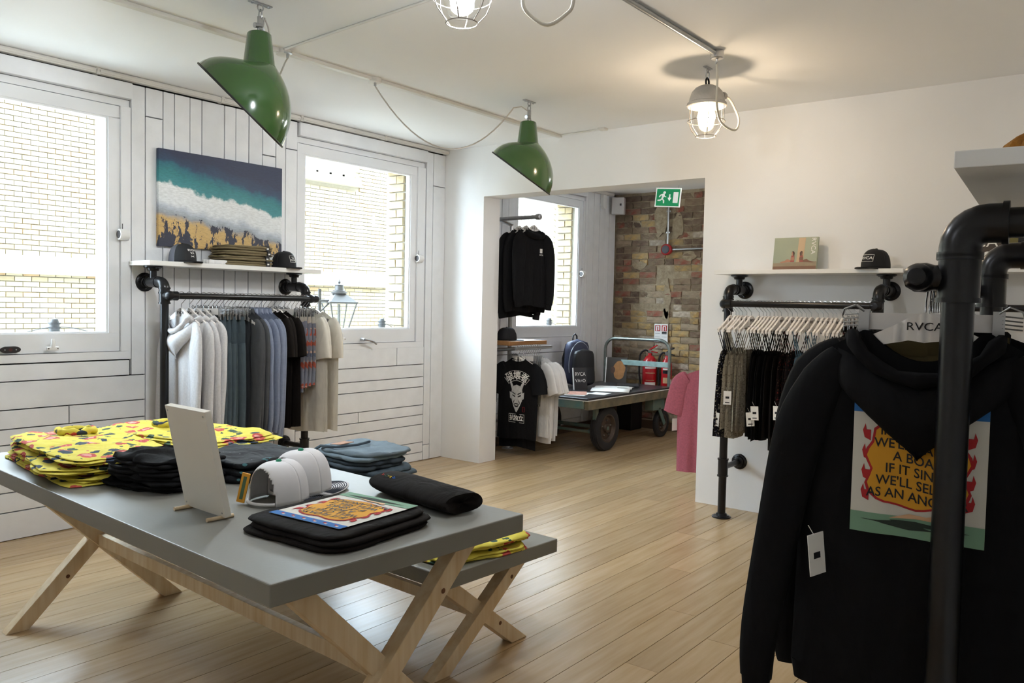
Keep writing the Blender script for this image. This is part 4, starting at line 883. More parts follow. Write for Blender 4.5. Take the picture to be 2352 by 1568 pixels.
# ---------------------------------------------------------------- caged lamps
m_alu = M('cast_aluminium', 'C2BFBA', .5, .25, var=.25, vs=14, bump=.15, bs=70); m_jar = glass('jar_glass', (.97, .97, .95), .1); m_cage = M('cage_wire', '8F8880', .35, .9)
def caged(label, mount, zt, watts, col, emit, cable):
    mnt = Vector(mount); t = thing('caged_lamp', label, 'lamp', mount, 0, 'caged bulkhead pendant lamps'); o = zt-mnt.z      # zt = top of housing
    b = MB(); b.box(-.04, .04, -.012, .012, -.005, 0).lathe([(.006, -.003), (.006, -.011)], 8, (-.03, 0, 0)).lathe([(.006, -.003), (.006, -.011)], 8, (.03, 0, 0)).tube([(.012*math.cos(R(a)), 0, -.018+.014*math.sin(R(a))) for a in range(0, 360, 30)], .0032, 6, closed=True); b.build('ceiling_hook', m_chrome, t, smooth=50)
    b = MB(); b.tube([(0, .011*math.cos(R(a)), -.044+.02*math.sin(R(a))) for a in range(0, 360, 30)], .0032, 6, closed=True); b.build('shackle', m_chrome, t, smooth=50)
    b = MB(); b.tube([(.02*math.cos(R(a)), 0, o+.022+.024*math.sin(R(a))) for a in range(0, 360, 24)], .006, 8, closed=True); b.build('eye', m_black, t, smooth=50)
    b = MB(); b.lathe([(0, .004), (.045, .0), (.068, -.012), (.088, -.035), (.1, -.07), (.104, -.095), (.114, -.1), (.116, -.118), (.108, -.122), (.1, -.118), (.09, -.04), (0, -.02)], 36, (0, 0, o)); b.build('housing', m_alu, t, smooth=35)
    b = MB(); b.tube([(.07, -.02, o-.035), (.135, -.045, o-.035)], .017, 12).lathe([(.022, 0), (.022, .02)], 6, (.125, -.041, o-.035), (.07, -.025, 0)); b.build('cable_gland', m_alu, t, smooth=40)
    b = MB(); b.lathe([(.074, -.105), (.075, -.17), (.066, -.23), (.045, -.268), (0, -.28)], 28, (0, 0, o)); b.build('glass_jar', m_jar, t, smooth=60)
    mb_ = M('lit_bulb_%d' % int(watts), col, .3, emit=emit)
    b = MB(); b.lathe([(.018, -.08), (.02, -.11), (.044, -.14), (.054, -.18), (.042, -.22), (0, -.238)], 20, (0, 0, o)); b.build('bulb', mb_, t, smooth=60)
    b = MB()
    for r_, h in ((.112, -.118), (.108, -.205), (.057, -.292)): b.tube([(r_*math.cos(R(a)), r_*math.sin(R(a)), o+h) for a in range(0, 360, 12)], .0022, 6, closed=True)
    for k in range(6):
        a = R(30+60*k); c, s = math.cos(a), math.sin(a); pts = [(r_*c, r_*s, o+h) for r_, h in ((.108, -.118), (.109, -.18), (.107, -.215), (.092, -.25), (.068, -.277), (.061, -.285), (.057, -.292))]; b.tube(pts, .0022, 6)
    b.build('cage', m_cage, t, smooth=60)
    b = MB(); b.tube([Vector(p)-mnt for p in cable], .0065, 8); b.build('flex', M('cream_flex', 'D8D2C4', .55), t, smooth=60)
    ld = bpy.data.lights.new('bulb_light', 'POINT'); ld.energy = watts; ld.color = lin(col); ld.shadow_soft_size = .045; lo = bpy.data.objects.new('bulb_light', ld); COL.objects.link(lo); lo.parent = t; lo.location = (0, 0, o-.245)
    return t
WARM = 'FFE4C2'
caged('caged glass pendant lamp glowing warm near the rack of strappy tops', (4.518, 2.115, 2.86), 2.752, 18, WARM, 30,
      spl([(4.265, 1.945, 2.80), (4.29, 1.95, 2.72), (4.36, 1.98, 2.60), (4.47, 2.0, 2.52), (4.62, 1.98, 2.50), (4.72, 2.0, 2.58), (4.73, 2.04, 2.67), (4.69, 2.055, 2.71), (4.65, 2.07, 2.717)]))
caged('caged glass pendant lamp glowing white at the top edge', (2.24, 2.01, 2.86), 2.752, 34, 'EFF5FF', 30,
      spl([(2.375, 1.965, 2.717), (2.40, 1.9, 2.70), (2.30, 1.76, 2.60), (2.215, 1.714, 2.466), (2.23, 1.69, 2.42), (2.263, 1.644, 2.391), (2.30, 1.60, 2.425), (2.318, 1.58, 2.47), (2.34, 1.60, 2.62), (2.36, 1.75, 2.78), (2.37, 1.93, 2.845)]))
caged('unseen caged pendant lamp added behind the viewer to brighten the room', (-.1, 2.01, 2.86), 2.752, 12, 'EFF5FF', 30, spl([(.035, 1.965, 2.717), (.12, 1.9, 2.64), (.1, 1.8, 2.5), (.03, 1.86, 2.7), (.0, 1.93, 2.845)]))  # extra lamp out of view, added to lift the interior brightness
caged('unseen caged pendant lamp added behind the back wall to brighten the brick room', (7.3, 2.6, 2.82), 2.712, 22, 'F6F6FF', 30, spl([(7.435, 2.555, 2.677), (7.5, 2.5, 2.6), (7.48, 2.4, 2.5), (7.42, 2.45, 2.7), (7.4, 2.5, 2.805)]))  # added fill lamp for the brick room, kept out of view
# ---------------------------------------------------------------- canvas on the plank wall
def ocean():
    m = bpy.data.materials.new('ocean_print'); m.use_nodes = True; nt = m.node_tree; p = nt.nodes['Principled BSDF']; p.inputs['Roughness'].default_value = .55
    tc = nd(nt, 'ShaderNodeTexCoord'); sp = nd(nt, 'ShaderNodeSeparateXYZ'); nt.links.new(tc.outputs['Object'], sp.inputs[0])
    def math_(op, a, b): n = nd(nt, 'ShaderNodeMath', operation=op); [(nt.links.new(v, n.inputs[k]) if hasattr(v, 'links') else setattr(n.inputs[k], 'default_value', v)) for k, v in enumerate((a, b))]; return n.outputs[0]
    def noise(sc, det=6, st=(1, 1, 1), rg=.6): n = nd(nt, 'ShaderNodeTexNoise'); n.inputs['Scale'].default_value = sc; n.inputs['Detail'].default_value = det; n.inputs['Roughness'].default_value = rg; mp = nd(nt, 'ShaderNodeMapping'); mp.inputs['Scale'].default_value = st; nt.links.new(tc.outputs['Object'], mp.inputs[0]); nt.links.new(mp.outputs[0], n.inputs[0]); return n.outputs[0]
    sw = math_('MULTIPLY', math_('SINE', math_('MULTIPLY', sp.outputs[0], 7.0), 0), .012)
    v = math_('ADD', math_('ADD', math_('DIVIDE', sp.outputs[2], .645), math_('MULTIPLY', sp.outputs[0], .26)), sw)
    v1 = math_('ADD', v, math_('MULTIPLY', math_('SUBTRACT', noise(8, 9), .5), .24))
    rp = nd(nt, 'ShaderNodeValToRGB'); cr = rp.color_ramp; nt.links.new(v1, rp.inputs[0])
    stops = [(0.0, 'C9A463'), (.30, 'D0AE70'), (.36, '9AA0A8'), (.43, 'B9C3CE'), (.50, 'E9EEF1'), (.66, 'F0F4F5'), (.69, '3E8E97'), (.78, '2D8288'), (.87, '256A7E'), (.91, '2B4766'), (1.0, '2A3452')]
    while len(cr.elements) < len(stops): cr.elements.new(.5)
    for e, (q, c) in zip(cr.elements, stops): e.position = q; e.color = (*lin(c), 1)
    # palm shadows on the sand
    ps = noise(13, 6, (1.2, 1, .5), .7); th = math_('GREATER_THAN', ps, .505); low = math_('LESS_THAN', v1, .37); k = math_('MULTIPLY', th, low)
    mx = nd(nt, 'ShaderNodeMix', data_type='RGBA'); nt.links.new(k, mx.inputs[0]); nt.links.new(rp.outputs[0], mx.inputs[6]); mx.inputs[7].default_value = (*lin('2C3042'), 1)
    # streaks in foam
    fs = noise(60, 4, (.5, 1, 2)); mr = nd(nt, 'ShaderNodeMapRange'); mr.inputs['From Min'].default_value = .35; mr.inputs['From Max'].default_value = .6; mr.inputs['To Min'].default_value = .8; nt.links.new(fs, mr.inputs[0])
    m2 = nd(nt, 'ShaderNodeMix', data_type='RGBA', blend_type='MULTIPLY'); m2.inputs[0].default_value = 1; nt.links.new(mx.outputs[2], m2.inputs[6]); nt.links.new(mr.outputs[0], m2.inputs[7]); nt.links.new(m2.outputs[2], p.inputs['Base Color']); return m
cv = thing('canvas_picture', 'canvas of ocean waves breaking on a palm shadowed beach', 'picture', (2.837, 5.238, 1.79))
MB().box(0, .973, -.032, -.002, 0, .645).build('canvas', ocean(), cv, bevel=.002)
MB().box(.02, .953, -.003, 0, .02, .625).build('stretcher', m_pine, cv)
# ---------------------------------------------------------------- goods on the shelves
SZ = 1.682
cap('black trucker cap with white emblem on the shelf by the canvas', (2.94, 5.09, SZ+.004), R(-82), m_cap, m_capgrey, m_cap, patch=skullpatch, arch=False)
cap('black cap with square white patch on the shelf by the window', (3.745, 5.09, SZ+.004), R(-84), m_cap, m_meshb, m_cap, patch=lambda t, P_: on_front(t, P_, .046, .046, .062, ['VA', 'RVCA'], .014), arch=False)
folded('folded_cloth', 'small white folded cloth between black cap and khaki trousers', 'cloth', (3.14, 5.05, SZ), R(10), .16, .10, .03, f_white, 700, None, 1, .05, .003)
f_khaki = fab('khaki_twill', '7F7359', .15, 20); zz = SZ
for i in range(4):
    t = folded('khaki_trousers', 'folded khaki trousers, %s of the stack under the canvas' % ('bottom', 'second', 'third', 'top')[i], 'trousers', (3.40+(.0, -.006, .008, -.004)[i], 5.10, zz), R((1, -2, 2, -1)[i]), .41-.008*i, .225, .033, f_khaki, 710+i, 'khaki trousers', 2, .022, .003)
    b = MB(); e = .0008; b.box(.12, .15, -.1155, -.1105, .001, .034).box(.12, .15, -.1155, .1, .0335, .0375); bd = b.build('label_band', m_ink, t); MB().box(.127, .143, -.1165, -.1150, .012, .022).build('band_print', m_white, bd)
    zz += .0365
RS = 1.718
def photo_mat():
    return M('photo_green', 'A9AE93', .5, col2='98A08C', vs=4)
ph = thing('photo_panel', 'printed panel of two seated people leaning on the wall above the strappy tops', 'panel', (5.515, 1.915, RS), R(-90), rot=(R(-8), 0, R(-90)))
MB().box(-.147, .147, 0, .022, 0, .225).build('panel', photo_mat(), ph)
m_skin = M('print_skin', 'B07F66', .6); m_skin2 = M('print_skin_dark', '7E5A48', .6); m_hair = M('print_hair', '4A2F26', .6); m_suit = M('print_suit', 'A0524A', .6)
def flat(poly, m, nm, off, par): MB().prism(poly, -off, -off+.0004).build(nm, m, par)
flat([(.01, .004), (.055, .004), (.065, .222), (.02, .222)], M('print_beige_wall', 'C9AE8C', .6), 'print', .0006, ph)
flat([(-.145, .004), (.145, .004), (.145, .06), (-.145, .05)], M('print_stone', '9C8C74', .6, var=.2, vs=20), 'print', .0010, ph)
flat([(-.145, .002), (.145, .002), (.145, .03), (-.145, .028)], M('print_brown', '7A5A48', .6), 'print', .0014, ph)
for s, d, sk in ((-.015, -1, m_skin), (.045, 1, m_skin2)):
    flat([(s, .058), (s+.02*d, .056), (s+.075*d, .052), (s+.085*d, .056), (s+.05*d, .066), (s+.035*d, .078), (s+.018*d, .072)], sk, 'legs', .0018, ph)
    flat([(s-.012*d, .058), (s+.012*d, .058), (s+.012*d, .085), (s+.006*d, .108), (s-.008*d, .108), (s-.014*d, .082)], sk, 'torso', .0022, ph); flat([(s-.012*d, .09), (s+.009*d, .09), (s+.008*d, .10), (s-.011*d, .10)], m_suit, 'swimsuit', .0026, ph); flat([(s-.012*d, .056), (s+.014*d, .056), (s+.012*d, .068), (s-.012*d, .068)], m_suit, 'swimsuit', .0026, ph)
    flat([(s+.008*math.cos(t), .118+.0105*math.sin(t)) for t in [2*PI*q/10 for q in range(10)]], sk, 'head', .0026, ph); flat([(s-.01*d, .098), (s-.013*d, .118), (s-.006*d, .131), (s+.006*d, .129), (s-.001*d, .12), (s-.004*d, .1)], m_hair, 'hair', .003, ph)
text('lettering', 'RVCA', .042, m_white, ph, (.118, -.0012, .165), rot=(R(90), R(90), 0), sx=1.05)
cap('black trucker cap with framed white lettering above the strappy tops', (5.475, 1.385, RS+.004), R(160), m_cap, m_meshb, m_cap, patch=lambda t, P_: on_front(t, P_, .074, .042, .06, ['RVCA'], .024), arch=False)
bp = thing('brand_panel', 'dark brown panel with white letters and round logo on the far shelf', 'panel', (5.53, .85, RS), 0, rot=(R(-5), 0, R(-90)))
MB().box(-.135, .135, 0, .02, 0, .2).build('panel', M('panel_brown', '4A4038', .6), bp); text('lettering', 'RVCA', .085, m_white, bp, (0, -.001, .155), sx=1.1)
MB().lathe([(0, 0), (.032, 0), (.032, .0008)], 24, (.07, 0, .07), (0, -1, 0)).build('round_logo', m_white, bp); text('lettering', 'RP', .03, m_ink, bp, (.07, -.0014, .07)); text('lettering', 'ALL\nBALANCE\nOPPOSITE', .016, m_white, bp, (-.02, -.001, .07))
op = thing('brand_panel', 'olive and black panel with web address on the far shelf', 'panel', (5.53, .585, RS), 0, rot=(R(-4), 0, R(-90)))
MB().box(-.12, -.045, 0, .02, .05, .19).build('panel', M('panel_olive', '6E6636', .6), op); MB().box(-.045, .12, 0, .02, .05, .19).build('panel', m_ink, op); MB().box(-.12, .12, 0, .02, 0, .05).build('panel', M('panel_cream', 'D5D0C4', .6), op); text('lettering', 'RVCA.COM', .026, m_white, op, (-.01, -.001, .075), sx=1.2)
mh = thing('woven_hat', 'mustard brown frayed straw hat on the shelf close to the viewer', 'hat', (2.10, .192, 1.772))
b = MB(); r = random.Random(4); 
def hat(i, j): a = 2*PI*i; rr_ = (.1, .095, .08, .06, .045, 0)[int(round(j*5))]*(1+.05*math.sin(23*a)*(1-j)); return Vector((rr_*math.cos(a), rr_*math.sin(a), (.0, .02, .045, .062, .07, .072)[int(round(j*5))]+.006*math.sin(31*a)*(1-j)))
b.grid(hat, 60, 5, True); b.build('crown', M('mustard_straw', 'A9701E', .9, var=.4, vs=60, bump=.5, bs=90), mh, smooth=30)
b = MB()
for k in range(40): a = 2*PI*k/40; b.tube([(.095*math.cos(a), .095*math.sin(a), .012), (.11*math.cos(a+.03), .11*math.sin(a+.03), .004+.006*(k % 3))], .0022, 4)
b.build('frayed_edge', M('mustard_straw', 'A9701E'), mh)
# ---------------------------------------------------------------- window furniture
for i, (x, z_, lab) in enumerate(((2.60, 1.847, 'on the window left of the ocean canvas'), (5.295, 1.847, 'on the window right of the ocean canvas'), (7.98, 1.82, 'on the window of the brick room'))):
    t = thing('motion_sensor', 'small white sensor box '+lab, 'sensor', (x, 5.24, z_), 0, 'window sensors')
    MB().lathe([(.034, -.03), (.036, -.02), (.036, .03), (.03, .034)], 20, (.012, -.012, 0), (1, 0, 0)).build('body', m_white_plastic, t, smooth=40); MB().lathe([(0, -.034), (.024, -.033), (.026, -.029)], 16, (.012, -.012, 0), (1, 0, 0)).build('lens', M('sensor_lens', '3A3638', .3), t, smooth=50); MB().box(-.02, .045, -.003, .0, -.035, .035).build('back_plate', m_white_plastic, t)
    MB().tube([(.012, -.004, .034), (.012, -.004, .07)], .002, 6).build('wire', m_ink, t)
for i, (x, z_, lab) in enumerate(((2.175, 1.135, 'below the window left of the canvas'), (4.41, 1.145, 'below the window right of the canvas'))):
    t = thing('window_latch', 'white moulded latch '+lab, 'latch', (x, 5.226, z_), 0, 'window latches')
    MB().box(-.035, .035, -.02, 0, -.018, .004).build('base', m_white_plastic, t, bevel=.004); MB().tube([(0, -.012, 0), (0, -.02, .03), (0, -.014, .05)], [.014, .012, .009], 12).build('lever', m_white_plastic, t, smooth=50)
    for s in (-1, 1): MB().lathe([(.004, 0), (.004, .001)], 8, (s*.026, -.0202, -.007), (0, -1, 0)).build('screw', M('screw_dark', '40342E', .5), t)
t = thing('lock_plate', 'dark oval lock plate below the window left of the canvas', 'lock plate', (1.945, 5.226, 1.127)); MB().prism([(.038*math.cos(a)*(1 if abs(math.cos(a)) < .1 else 1)+.018*(1 if math.cos(a) > 0 else -1), .02*math.sin(a)) for a in [2*PI*k/24 for k in range(24)]], -.008, 0).build('plate', M('lock_black', '1A1415', .5), t, bevel=.002); MB().lathe([(.01, 0), (.01, .002)], 12, (0, -.008, 0), (0, -1, 0)).build('keyhole', M('lock_red', '4A1A1A', .5), t); [MB().lathe([(.004, 0), (.004, .002)], 8, (s*.03, -.008, 0), (0, -1, 0)).build('screw', m_chrome, t) for s in (-1, 1)]
t = thing('casement_fastener', 'grey lever fastener below the window right of the canvas', 'fastener', (4.63, 5.226, 1.12)); MB().lathe([(.016, 0), (.014, .035), (.012, .045)], 14, (0, 0, .01), (0, -1, 0)).build('boss', m_chrome, t, smooth=40); MB().tube([(0, -.04, .01), (.05, -.05, .004), (.1, -.05, -.012), (.13, -.045, -.03)], [.012, .01, .009, .008], 10).build('lever', m_chrome, t, smooth=50)
m_out = M('outdoor_grey', '5C5E60', .5)
for i, (x, z_, lab) in enumerate(((2.284, 1.22, 'left of the canvas'), (5.068, 1.22, 'right of the canvas'), (7.66, 1.22, 'of the brick room'))):
    t = thing('outdoor_lamp', 'small grey lamp fixed outside the window '+lab, 'lamp', (x, 5.45, z_-.065), 0, 'small lamps outside the windows')
    MB().lathe([(.03, 0), (.032, .05), (.028, .12), (.02, .145), (0, .15)], 16).build('body', m_out, t, smooth=40)
    for k in range(4): MB().lathe([(.036, 0), (.036, .012)], 16, (0, 0, .03+k*.027)).build('fin', M('outdoor_dark', '444648', .5), t, smooth=40)
    MB().tube([(-.16+.4*k/12-.02, -.01, .06+.035*math.sin(PI*k/12)) for k in range(13)] if i == 0 else [(0.02, -.01, .1), (.08, -.01, .085), (.14, -.01, .055)], .003, 6).build('cable', M('outdoor_cable', '5A5F66', .6), t)
ln = thing('street_lantern', 'grey metal street lantern on an arm outside the window', 'street lamp', (5.205, 6.2, 1.12))
m_lan = M('lantern_metal', '4A4A4B', .5, .2)
b = MB(); hp = .19
for k in range(4):
    a = R(45+90*k-20); c, s = math.cos(a), math.sin(a); b.tube([(.085*c, .085*s, .02), (hp*c*.98, hp*s*.98, .315)], .008, 6)
b.tube([(.085*math.cos(R(45+90*k-20)), .085*math.sin(R(45+90*k-20)), .02) for k in range(4)], .008, 6, closed=True); b.tube([(hp*math.cos(R(45+90*k-20)), hp*math.sin(R(45+90*k-20)), .315) for k in range(4)], .011, 6, closed=True); b.build('frame', m_lan, ln)
b = MB(); b.lathe([(hp, .318), (.1, .38), (.06, .405)], 4, (0, 0, 0)); b.T = None; o = b.build('roof', m_lan, ln, rot=(0, 0, R(25)))
MB().lathe([(.075, .40), (.08, .415), (.06, .42), (.062, .43), (.045, .435), (.04, .48), (.05, .485), (.03, .49), (.01, .5), (.015, .515), (.004, .53), (0, .56)], 14).build('finial', m_lan, ln, smooth=40)
MB().tube([(0, 0, .02), (0, 0, .3)], .014, 8).build('burner', m_lan, ln, smooth=40)
b = MB(); b.tube([(.2, 0, .33), (-.32, 0, .33), (-1.0, -.2, .33), (-1.3, -.58, .33)], .012, 8).box(-.25, -.22, -.006, .006, .22, .44).tube([(-.235, 0, .22), (-.12, 0, .31)], .008, 6); b.build('arm', m_lan, ln, smooth=40)
for k in range(4):
    a0, a1 = R(45+90*k-20), R(135+90*k-20); b = MB(); b._add([(.083*math.cos(a0), .083*math.sin(a0), .025), (.083*math.cos(a1), .083*math.sin(a1), .025), (hp*.96*math.cos(a1), hp*.96*math.sin(a1), .31), (hp*.96*math.cos(a0), hp*.96*math.sin(a0), .31)], [(0, 1, 2, 3)]); b.build('pane', m_pane, ln, solid=.003)
# ---------------------------------------------------------------- brick room: galvanised rack
m_wood = M('brown_wood', 'A87B4E', .55, col2='8A6038', vs=3, stretch=(1, 10, 10))
gr = thing('steel_rack', 'galvanised pipe rack with wooden top behind the wall opening', 'clothes rack', (6.3, 4.75, 0))
for nm, pts, r_ in (('post', [(.15, .32, 0), (.15, .32, 2.24)], .021), ('post', [(-.22, .32, 0), (-.22, .32, 1.06)], .021), ('arm', [(-.05, .36, 2.28), (-.05, -.16, 2.28)], .019), ('arm_link', [(-.05, .32, 2.28), (.15, .32, 2.24)], .02), ('rail', [(-.21, -.04, 1.035), (.36, -.04, 1.035)], .017), ('rail_stay', [(-.21, -.04, 1.035), (-.22, .32, 1.0)], .017), ('rail_stay', [(.34, -.04, 1.035), (.15, .32, 1.0)], .017), ('brace', [(-.22, .32, .3), (.15, .32, .3)], .017)):
    MB().tube(pts, r_, 12).build(nm, m_chrome, gr, smooth=50)
MB().lathe([(.0, -.02), (.026, -.016), (.03, 0), (.026, .03)], 14, (-.05, -.16, 2.28), (0, 1, 0)).build('arm_cap', m_chrome, gr, smooth=50)
for x in (-.22, .15): MB().lathe([(.06, 0), (.06, .008), (.03, .012), (.028, .03)], 20, (x, .32, 0)).build('floor_flange', m_chrome, gr, smooth=40)
tag(MB().box(6.03, 6.63, 4.74, 5.2, 1.062, 1.102).build('wooden_shelf', m_wood, bevel=.003), 'brown wooden shelf board on the galvanised rack', 'shelf')
cap('black cap with white emblem on the brown wooden shelf', (6.22, 4.93, 1.106), R(-50), m_cap, m_cap, m_cap, patch=skullpatch, arch=False)
for i, y in enumerate((4.65, 4.74, 4.82)):
    hanger('white hanger, %s from the free end of the high steel arm' % ORD[i], 'hangers on the high steel arm', (6.25, y, 2.28), R(180))
    o, c = longsleeve('black hoodie, %s from the free end of the high steel arm' % ORD[i], 'black hoodies on the high steel arm', (6.25, y, 2.28), R(180), f_black, 800+i, hem=-.80-.05*i, hw=.23, name='hoodie', cat='hoodie', cuff=-.86-.05*i, hood=False, th=.02, sh=.2, fold=.008, z0=-.115)
    if i == 0:
        MB().box(-.11, -.075, c.front(-.09, -.33)+.001, c.front(-.09, -.33)+.006, -.335, -.295).build('chest_print', m_white, o); text('lettering', 'RVCA', .022, m_white, o, (-.095, c.front(-.095, -.36)+.004, -.355), rot=(R(90), 0, PI))
    b = MB(); b.tube([(.12*math.cos(a), .012+.035*math.sin(a), -.155-.0*abs(math.cos(a))-.03*abs(math.sin(a))) for a in [PI*2*k/20 for k in range(20)]], .03, 8, closed=True); b.build('hood', f_black, o, smooth=75)
LX = [6.135, 6.175, 6.21, 6.245, 6.28, 6.315, 6.35, 6.385, 6.42, 6.455]
RL = (4.71, 1.035)
for i, x in enumerate(LX):
    clip = i in (2, 3, 4)
    hanger('white %s, %s from the opening on the low steel rail' % ('clip hanger' if clip else 'hanger', ORD[i]), 'hangers on the low steel rail', (x, RL[0], RL[1]), R(90), clip)
dt, dc = tee('black t-shirt with white mask print on the low steel rail', None, (LX[0], RL[0], RL[1]), R(90), f_black, 820, hem=-.86, hw=.235, th=.016, sh=.195, fold=.004, z0=-.103, slv=.24)
tee('plain black t-shirt right behind the mask print one', None, (LX[1], RL[0]+.03, RL[1]), R(90), f_black, 821, hem=-.95, hw=.22, th=.013, sh=.19, fold=.006, z0=-.103)
f_camo = floral('camo_grey', '6E6E68', [('4A4A46', 22, .35, 2), ('8E8E86', 26, .25, 6)])
for i in (2, 3, 4): trousers('grey camouflage shorts, %s pair on the low steel rail' % ORD[i-2], 'camouflage shorts', (LX[i], RL[0], RL[1]), R(90), f_camo, 830+i, L=.42, name='shorts', cat='shorts')
for i in range(5, 10):
    tee('white t-shirt, %s behind the camouflage shorts' % ORD[i-5], 'white t-shirts in the brick room', (LX[i], RL[0]-.005*(i-5), RL[1]), R(90)+R((-4, 3, 0, 2, -2)[i-5]), f_white, 840+i, hem=-.90+.05*(i % 2), hw=.235, th=.013, sh=.195, fold=.007, z0=-.103, slv=.26)
# mask print
def mp(x, z_, off=.003): x *= 1.2; z_ = -.455+(z_+.415)*1.12; return Vector((x, dc.front(x, z_)+off, z_))
def dblob(poly, m, nm, off, par=dt):
    cx = sum(p[0] for p in poly)/len(poly); cz = sum(p[1] for p in poly)/len(poly); n = len(poly); b = MB()
    b.grid(lambda i, j: mp(cx+(poly[int(round(i*n)) % n][0]-cx)*j, cz+(poly[int(round(i*n)) % n][1]-cz)*j, off), n, 3); return b.build(nm, m, par)
m_mask = M('mask_grey', 'CFCFCF', .8, var=.25, vs=40)
face = [(-.052, -.36), (-.056, -.40), (-.05, -.45), (-.03, -.50), (-.006, -.545), (.006, -.545), (.03, -.50), (.05, -.45), (.056, -.40), (.052, -.36), (.03, -.325), (0, -.315), (-.03, -.325)]
mk = dblob(face, m_mask, 'mask_print', .003)
for s in (-1, 1):
    dblob([(s*.03, -.335), (s*.05, -.36), (s*.07, -.30), (s*.075, -.245), (s*.055, -.29)], m_mask, 'mask_horn', .0035, mk)
    dblob([(s*.055, -.385), (s*.072, -.375), (s*.068, -.43), (s*.055, -.44)], m_mask, 'mask_ear', .0035, mk)
    dblob([(s*.012, -.412), (s*.04, -.398), (s*.045, -.408), (s*.015, -.422)], m_ink, 'mask_eye', .0045, mk); dblob([(s*.01, -.392), (s*.045, -.375), (s*.045, -.383), (s*.012, -.402)], m_ink, 'mask_brow', .0045, mk)
    dblob([(s*.016, -.44), (s*.03, -.455), (s*.036, -.485), (s*.028, -.47)], m_ink, 'mask_crease', .0045, mk)
dblob([(-.028, -.48), (-.012, -.472), (.012, -.472), (.028, -.48), (.014, -.505), (-.014, -.505)], m_ink, 'mask_mouth', .0045, mk); dblob([(-.02, -.482), (.02, -.482), (.012, -.49), (-.012, -.49)], m_white, 'mask_teeth', .0055, mk)
def outline(pts, r_, nm, m=None): b = MB(); b.tube([mp(x, z_, .004) for x, z_ in pts], r_, 5, closed=True); b.build(nm, m or m_white, dt)
ar = lambda r0, a: (r0*math.sin(R(a)), -.40+r0*math.cos(R(a)))
outline([ar(.205, a) for a in range(-42, 43, 6)]+[ar(.12, a) for a in range(42, -43, -6)], .0018, 'arched_border')
for k, (ch, a) in enumerate((('\u7834', 26), ('\u58ca', 0), ('\u8005', -26))):
    text('lettering', ch, .078, m_white, dt, (0, 0, 0), rot=(0, 0, 0), depth=0, bold=.001, sx=-1, warp=lambda c, a=a: mp(*(lambda x, y_: (.165*math.sin(R(a))+x*math.cos(R(a))+y_*math.sin(R(a)), -.40+.16*math.cos(R(a))-x*math.sin(R(a))+y_*math.cos(R(a))))(c.x, c.y), .004))
outline([(-.075, -.565), (.075, -.565), (.075, -.635), (-.075, -.635)], .0018, 'lower_border')
for k, (ch, x) in enumerate((('\u6297', .045), ('\u72ec', 0), ('\u7acb', -.045))):
    text('lettering', ch, .05, m_white, dt, (0, 0, 0), rot=(0, 0, 0), depth=0, bold=.0008, sx=-1, warp=lambda c, x=x: mp(c.x+x, c.y-.60, .004))
outline([(-.058, -.50), (-.076, -.50), (-.076, -.54), (-.058, -.54)], .0016, 'seal_border', m_pr)
g = MB().box(-.035, .035, -.001, .001, -.09, 0).build('price_tag', m_ink, dt, loc=(.285, .02, -.44), rot=(0, 0, R(20))); MB().box(-.026, -.008, .0012, .002, -.06, -.02).box(.008, .026, .0012, .002, -.05, -.01).build('tag_print', m_white, g)
# pink shirt on the far side of the opening
pk_ = thing('steel_rail', 'short galvanised rail behind the right side of the opening', 'rail', (5.88, 2.77, 0))
MB().tube([(.08, 0, 1.06), (.5, 0, 1.06)], .016, 12).build('rail', m_chrome, pk_, smooth=50); MB().tube([(.32, 0, 1.06), (.32, -.4, 1.06), (.32, -.4, .01)], .016, 12).build('stand', m_chrome, pk_, smooth=50); MB().lathe([(.11, 0), (.11, .008), (.025, .012)], 18, (.32, -.4, 0)).build('foot', m_chrome, pk_, smooth=40)
hanger('white hanger holding the pink shirt beside the opening', None, (6.12, 2.77, 1.06), R(90))
ps, pc_ = tee('pink short sleeved shirt hanging just inside the opening', None, (6.12, 2.77, 1.06), R(90), f_pink, 860, hem=-.95, hw=.275, th=.03, sh=.225, fold=.012, z0=-.103, slv=.30, name='shirt', cat='shirt')
g = MB().box(-.03, .03, -.001, .001, -.1, 0).build('price_tag', m_white, ps, loc=(.29, .0, -.52), rot=(0, 0, R(70)))
# ---------------------------------------------------------------- trolley
m_teal = M('worn_teal_paint', '466A6A', .5, col2='6E7466', vs=9, bump=.1, bs=40); m_rust = M('worn_edge', '7C7158', .6, col2='5A5546', vs=14, bump=.15, bs=50); m_deck = M('black_deck', '2B2C30', .3); m_tyre = M('tyre_rubber', '1F1E1F', .75, var=.2, vs=20); m_rim = M('rusty_rim', '5A4B40', .55, .5, var=.4, vs=14); m_pale = M('pale_teal_bar', '9DB8B4', .45, col2='7E9490', vs=16)
tr = thing('trolley', 'old teal platform trolley with black deck in the brick room', 'trolley', (7.45, 4.66, 0))
DZ = .565
MB().box(-.88, .87, -.455, .455, DZ-.02, DZ).build('deck', m_deck, tr, bevel=.004); MB().box(-.885, .875, -.46, .46, DZ-.027, DZ-.019).build('deck_edge', m_white, tr)
for y0, y1, nm in ((-.455, -.41, 'side_beam'), (.41, .455, 'side_beam')): MB().box(-.86, .86, y0, y1, DZ-.115, DZ-.027).build(nm, m_rust, tr, bevel=.004)
for x0, x1 in ((-.88, -.835), (.83, .875)): MB().box(x0, x1, -.41, .41, DZ-.105, DZ-.027).build('end_beam', m_teal, tr, bevel=.004)
